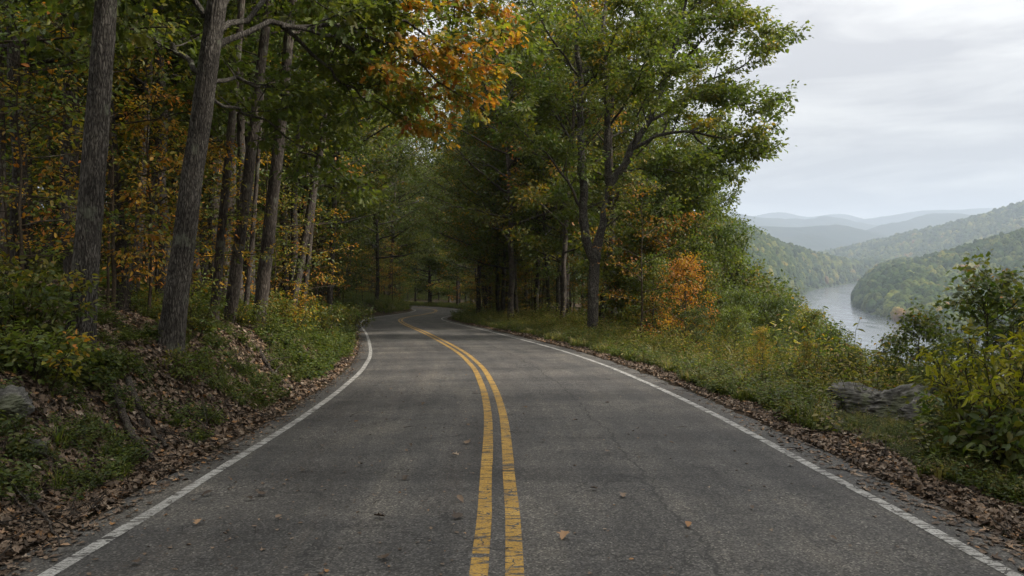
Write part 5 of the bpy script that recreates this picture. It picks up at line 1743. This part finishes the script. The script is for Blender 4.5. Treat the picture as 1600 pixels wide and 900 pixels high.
scatter("leaf_litter", np.stack([LX, LY, LZ], 1), euler_from_normal(nr, rng.rand(len(LX)) * 6.28), LS * rng.uniform(.35, 1.55, len(LX)), np.where(rng.rand(len(LX)) < .035, rng.randint(7, 9, len(LX)), rng.randint(0, 7, len(LX))), LSRC,
        "brown fallen leaves lying thick on the bank and verges")
print("litter", len(LX))

# single fallen leaves one can pick out on the asphalt
RL = [dry_leaf(800 + k, kd) for k, kd in enumerate(['maple', 'oak', 'simple'])]
spots = [(598, 881), (303, 823), (318, 777), (402, 777), (631, 753), (718, 788), (715, 815), (589, 815), (1079, 829), (882, 848), (975, 781), (848, 693), (728, 696), (710, 716), (555, 662), (660, 634),
         (730, 668), (1052, 696), (952, 710), (500, 700), (430, 815), (385, 785), (930, 770), (1180, 800), (1240, 730), (560, 730), (640, 700), (820, 640), (900, 660), (1000, 720), (200, 888), (470, 740),
         (610, 610), (650, 590), (950, 632), (1310, 850)]
for q, (px, py) in enumerate(spots):
    Y = 2012.0 / (py - 465)
    x = px_x(px, Y)
    o = link("fallen_leaf", RL[q % 3])
    o.location = (x, Y, float(road_z(Y)) - .004 * abs(x - .1) + .02)
    o.rotation_euler = (rng.randn() * .15 - .05, rng.randn() * .15, rng.rand() * 6.28)
    s_ = (.085 if q < 14 else .06) * (1 + .03 * Y); o.scale = (s_, s_, s_)
    tag(o, "dry brown leaf lying by itself on the bare asphalt", "leaf", "single leaves on the asphalt")

# ------------------------------------------------------------------ stones, roots, dead wood
def stone_material():
    m, nt, nd, lk, out = new_mat("lichen_stone")
    tc = nd.new("ShaderNodeTexCoord")
    n1 = nd.new("ShaderNodeTexNoise"); n1.inputs["Scale"].default_value = 3; n1.inputs["Detail"].default_value = 9; n1.inputs["Roughness"].default_value = .7
    n2 = nd.new("ShaderNodeTexNoise"); n2.inputs["Scale"].default_value = 11; n2.inputs["Detail"].default_value = 7; n2.inputs["Roughness"].default_value = .7
    n3 = nd.new("ShaderNodeTexNoise"); n3.inputs["Scale"].default_value = 2.1; n3.inputs["Detail"].default_value = 5
    for n in (n1, n2, n3): lk.new(tc.outputs["Object"], n.inputs["Vector"])
    r = ramp(nd, [(.3, (.03, .028, .024)), (.5, (.11, .104, .09)), (.68, (.26, .245, .21))]); lk.new(n1.outputs["Fac"], r.inputs[0])
    r2 = ramp(nd, [(.35, g(.5)), (.6, g(1.2))]); lk.new(n2.outputs["Fac"], r2.inputs[0])
    mu = nd.new("ShaderNodeMix"); mu.data_type = 'RGBA'; mu.blend_type = 'MULTIPLY'; mu.inputs["Factor"].default_value = 1
    lk.new(r.outputs[0], mu.inputs["A"]); lk.new(r2.outputs[0], mu.inputs["B"])
    r3 = ramp(nd, [(.52, g(0)), (.6, g(.7))]); lk.new(n3.outputs["Fac"], r3.inputs[0])
    mx = nd.new("ShaderNodeMix"); mx.data_type = 'RGBA'; mx.inputs["B"].default_value = (.06, .07, .025, 1)
    lk.new(r3.outputs[0], mx.inputs["Factor"]); lk.new(mu.outputs["Result"], mx.inputs["A"])
    p = nd.new("ShaderNodeBsdfPrincipled"); p.inputs["Roughness"].default_value = .9
    lk.new(mx.outputs["Result"], p.inputs["Base Color"])
    b = nd.new("ShaderNodeBump"); b.inputs["Strength"].default_value = .8; b.inputs["Distance"].default_value = .03
    lk.new(n2.outputs["Fac"], b.inputs["Height"]); lk.new(b.outputs[0], p.inputs["Normal"]); lk.new(p.outputs[0], out.inputs["Surface"])
    return m


M_STONE = stone_material()


def boulder(seed, size, loc, rz, label):
    V, Fc = ICO5
    rng = rs(seed)
    V = V.copy()
    r = np.ones(len(V))
    for _ in range(16):        # broken planes
        nrm = unit(rng.randn(1, 3))[0]; d = rng.uniform(.52, .9)
        h = V @ nrm
        r = np.minimum(r, np.where(h > .05, d / np.maximum(h, .05), 9))
    r = r * (.80 + .40 * fbm(V * np.array([2, 2, 5]) + seed, 4, seed)) + (fbm(V * np.array([7, 7, 16]) + seed, 3, seed + 1) - .5) * .14
    V = V * r[:, None] * np.array(size)
    o = link("boulder", mesh_data("boulder", V, [Fc], M_STONE, None, True))
    o.location = loc; o.rotation_euler = (rng.randn() * .1, rng.randn() * .1, rz)
    tag(o, label, "rock")
    return o


def put_rock(seed, px, py, Y, size, rz, label):
    p = at(px, py, Y)
    g_ = gz(p[0], p[1])
    z = g_ + size[2] * .58
    boulder(seed, size, (p[0], p[1], z), rz, label)


put_rock(1, 1352, 604, 11.3, (.64, .38, .34), -.55, "long light topped slab at the left end of the verge rocks")
put_rock(2, 1402, 618, 10.8, (.70, .40, .38), -.62, "largest lichen grey slab in the middle of the verge rocks")
put_rock(3, 1446, 634, 10.2, (.50, .34, .32), -.3, "tilted broken slab at the right end of the verge rocks")
put_rock(4, 1440, 606, 11.0, (.22, .18, .13), 3.0, "small rounded stone lying behind the tilted slab")
put_rock(5, 1306, 622, 11.4, (.26, .2, .13), .9, "small dark stone left of the light topped slab")
put_rock(6, 8, 662, 6.7, (.27, .20, .16), .5, "grey boulder half buried in the left bank at the picture edge")
put_rock(7, 52, 682, 6.5, (.09, .12, .10), 1.5, "small stone leaning on the left bank boulder")
put_rock(8, 1475, 690, 8.0, (.30, .2, .12), .9, "low flat stone hidden in weeds below the yellow topped shrub")


def wood_piece(name, pts, r0, r1, label, cat, seed, sides=10, branches=0):
    rng = rs(seed); acc = Acc()
    q = resample(np.array(pts), 24)
    q[1:-1] += rng.randn(22, 3) * .008
    acc.tube(q, np.linspace(r0, r1, 24) * (1 + .15 * rng.randn(24) * .5), sides)
    for b in range(branches):
        i = rng.randint(5, 20)
        P = bez(q[i], rng.randn(3) * .6 + np.array([0, 0, .5]), .25 + .3 * rng.rand(), -.1, 6, rng, .15)
        acc.tube(P, np.linspace(r0 * .35, .003, 6), 5)
    me = acc.mesh(name, M_BARK, True)
    o = link(name, me)
    tag(o, label, cat)


def gp(px, Y, up=.03):
    x = px_x(px, Y)
    return (x, Y, gz(x, Y) + up)


wood_piece("fallen_branch", [gp(150, 9.0, .05), gp(178, 8.4, .06), gp(205, 7.9, .07), gp(232, 7.5, .04)], .055, .03, "thick grey dead branch lying down the left bank below the furrowed oak", "branch", 3)
wood_piece("fallen_branch", [gp(195, 9.0, .05), gp(222, 8.5, .05), gp(255, 8.1, .04)], .045, .02, "shorter grey dead branch beside the thick one on the left bank", "branch", 4)
wood_piece("fallen_branch", [gp(5, 5.9, .04), gp(35, 5.7, .09), gp(62, 5.4, .08), gp(85, 5.1, .02)], .014, .006, "thin curved twig below the left bank boulder", "branch", 5, 6, 3)
wood_piece("fallen_branch", [gp(290, 9.4, .10), gp(312, 9.2, .05), gp(330, 8.8, .02)], .012, .005, "thin pale twig hanging under the biggest left oak", "branch", 6, 6, 4)
wood_piece("fallen_branch", [gp(400, 14.6, .06), gp(425, 14.0, .05), gp(455, 13.4, .04)], .05, .02, "dark dead branch on the bank below the sturdy trunk", "branch", 7, 8, 2)

# ------------------------------------------------------------------ labels of the woods: say between which landmarks each tree stands
MARKS = [(-400, "the area left of view"), (6, "the left picture edge"), (122, "the furrowed oak"), (207, "the slim middle trunk"), (262, "the biggest oak"),
         (332, "the slender leaning trunk"), (401, "the sturdy dark trunk"), (451, "the slanting trunk"), (512, "the dark upright trunk"), (575, "the first bend's curve"),
         (650, "the vanishing road"), (700, "the curling white line"), (760, "the second bend's trees"), (820, "the thin roadside trunks"), (925, "the forked oak"),
         (1004, "the dark stemmed sapling"), (1072, "the orange red tree"), (1140, "the skyline tree"), (1262, "the river"), (2200, "the right picture edge")]
ADJ = {}
for k_, a_ in enumerate(["green ", "high crowned ", "gold flecked ", "light green ", "low branched ", "yellow green ", "bare stemmed ", "wide ", "broad ", "bushy ", "bushy pale "]):
    ADJ[VAR[k_][1].name] = a_
for set_, a_ in [(SAP_G, ["short ", "tall "]), (SAP_O, ["gold ", "orange "]), (SAP_Y, ["yellowish "]), (BUSH[:3], ["dense ", "mixed ", "pale "])]:
    for m_, q_ in zip(set_, a_): ADJ[m_[1].name] = q_
SHORT = {"trees behind the left front row": "second row tree", "trees deep in the left woods": "deep woods tree", "trees left of the far bends": "left bend tree",
         "trees along the right edge past the oak": "right roadside tree", "trees in the right woods": "right woods tree", "trees right of the far bends": "distant right bend tree",
         "trees where the road disappears": "dark end tree", "young trees where the road disappears": "low young end tree", "saplings in the left woods": "shaded sapling",
         "orange saplings in the left woods": "bright leaved sapling", "saplings along the far left bends": "left bend sapling", "saplings along the right woods": "right roadside sapling",
         "dense crowned trees around the far bends": "dense crowned far tree", "young trees in the right slope thicket": "slope thicket tree"}
for o in list(col_main.objects):
    if o.parent is None and o.get("group") in SHORT:
        x, y = o.location.x, o.location.y
        px = 800 + x / max(y, 1) * F
        i = max(0, sum(1 for m in MARKS if m[0] <= px) - 1)
        i = min(i, len(MARKS) - 2)
        me_ = next((c.data for c in o.children if c.name.startswith("crown")), None)
        o["label"] = ADJ.get(me_.name if me_ else "", "") + "%s between %s and %s" % (SHORT[o["group"]], MARKS[i][1], MARKS[i + 1][1])
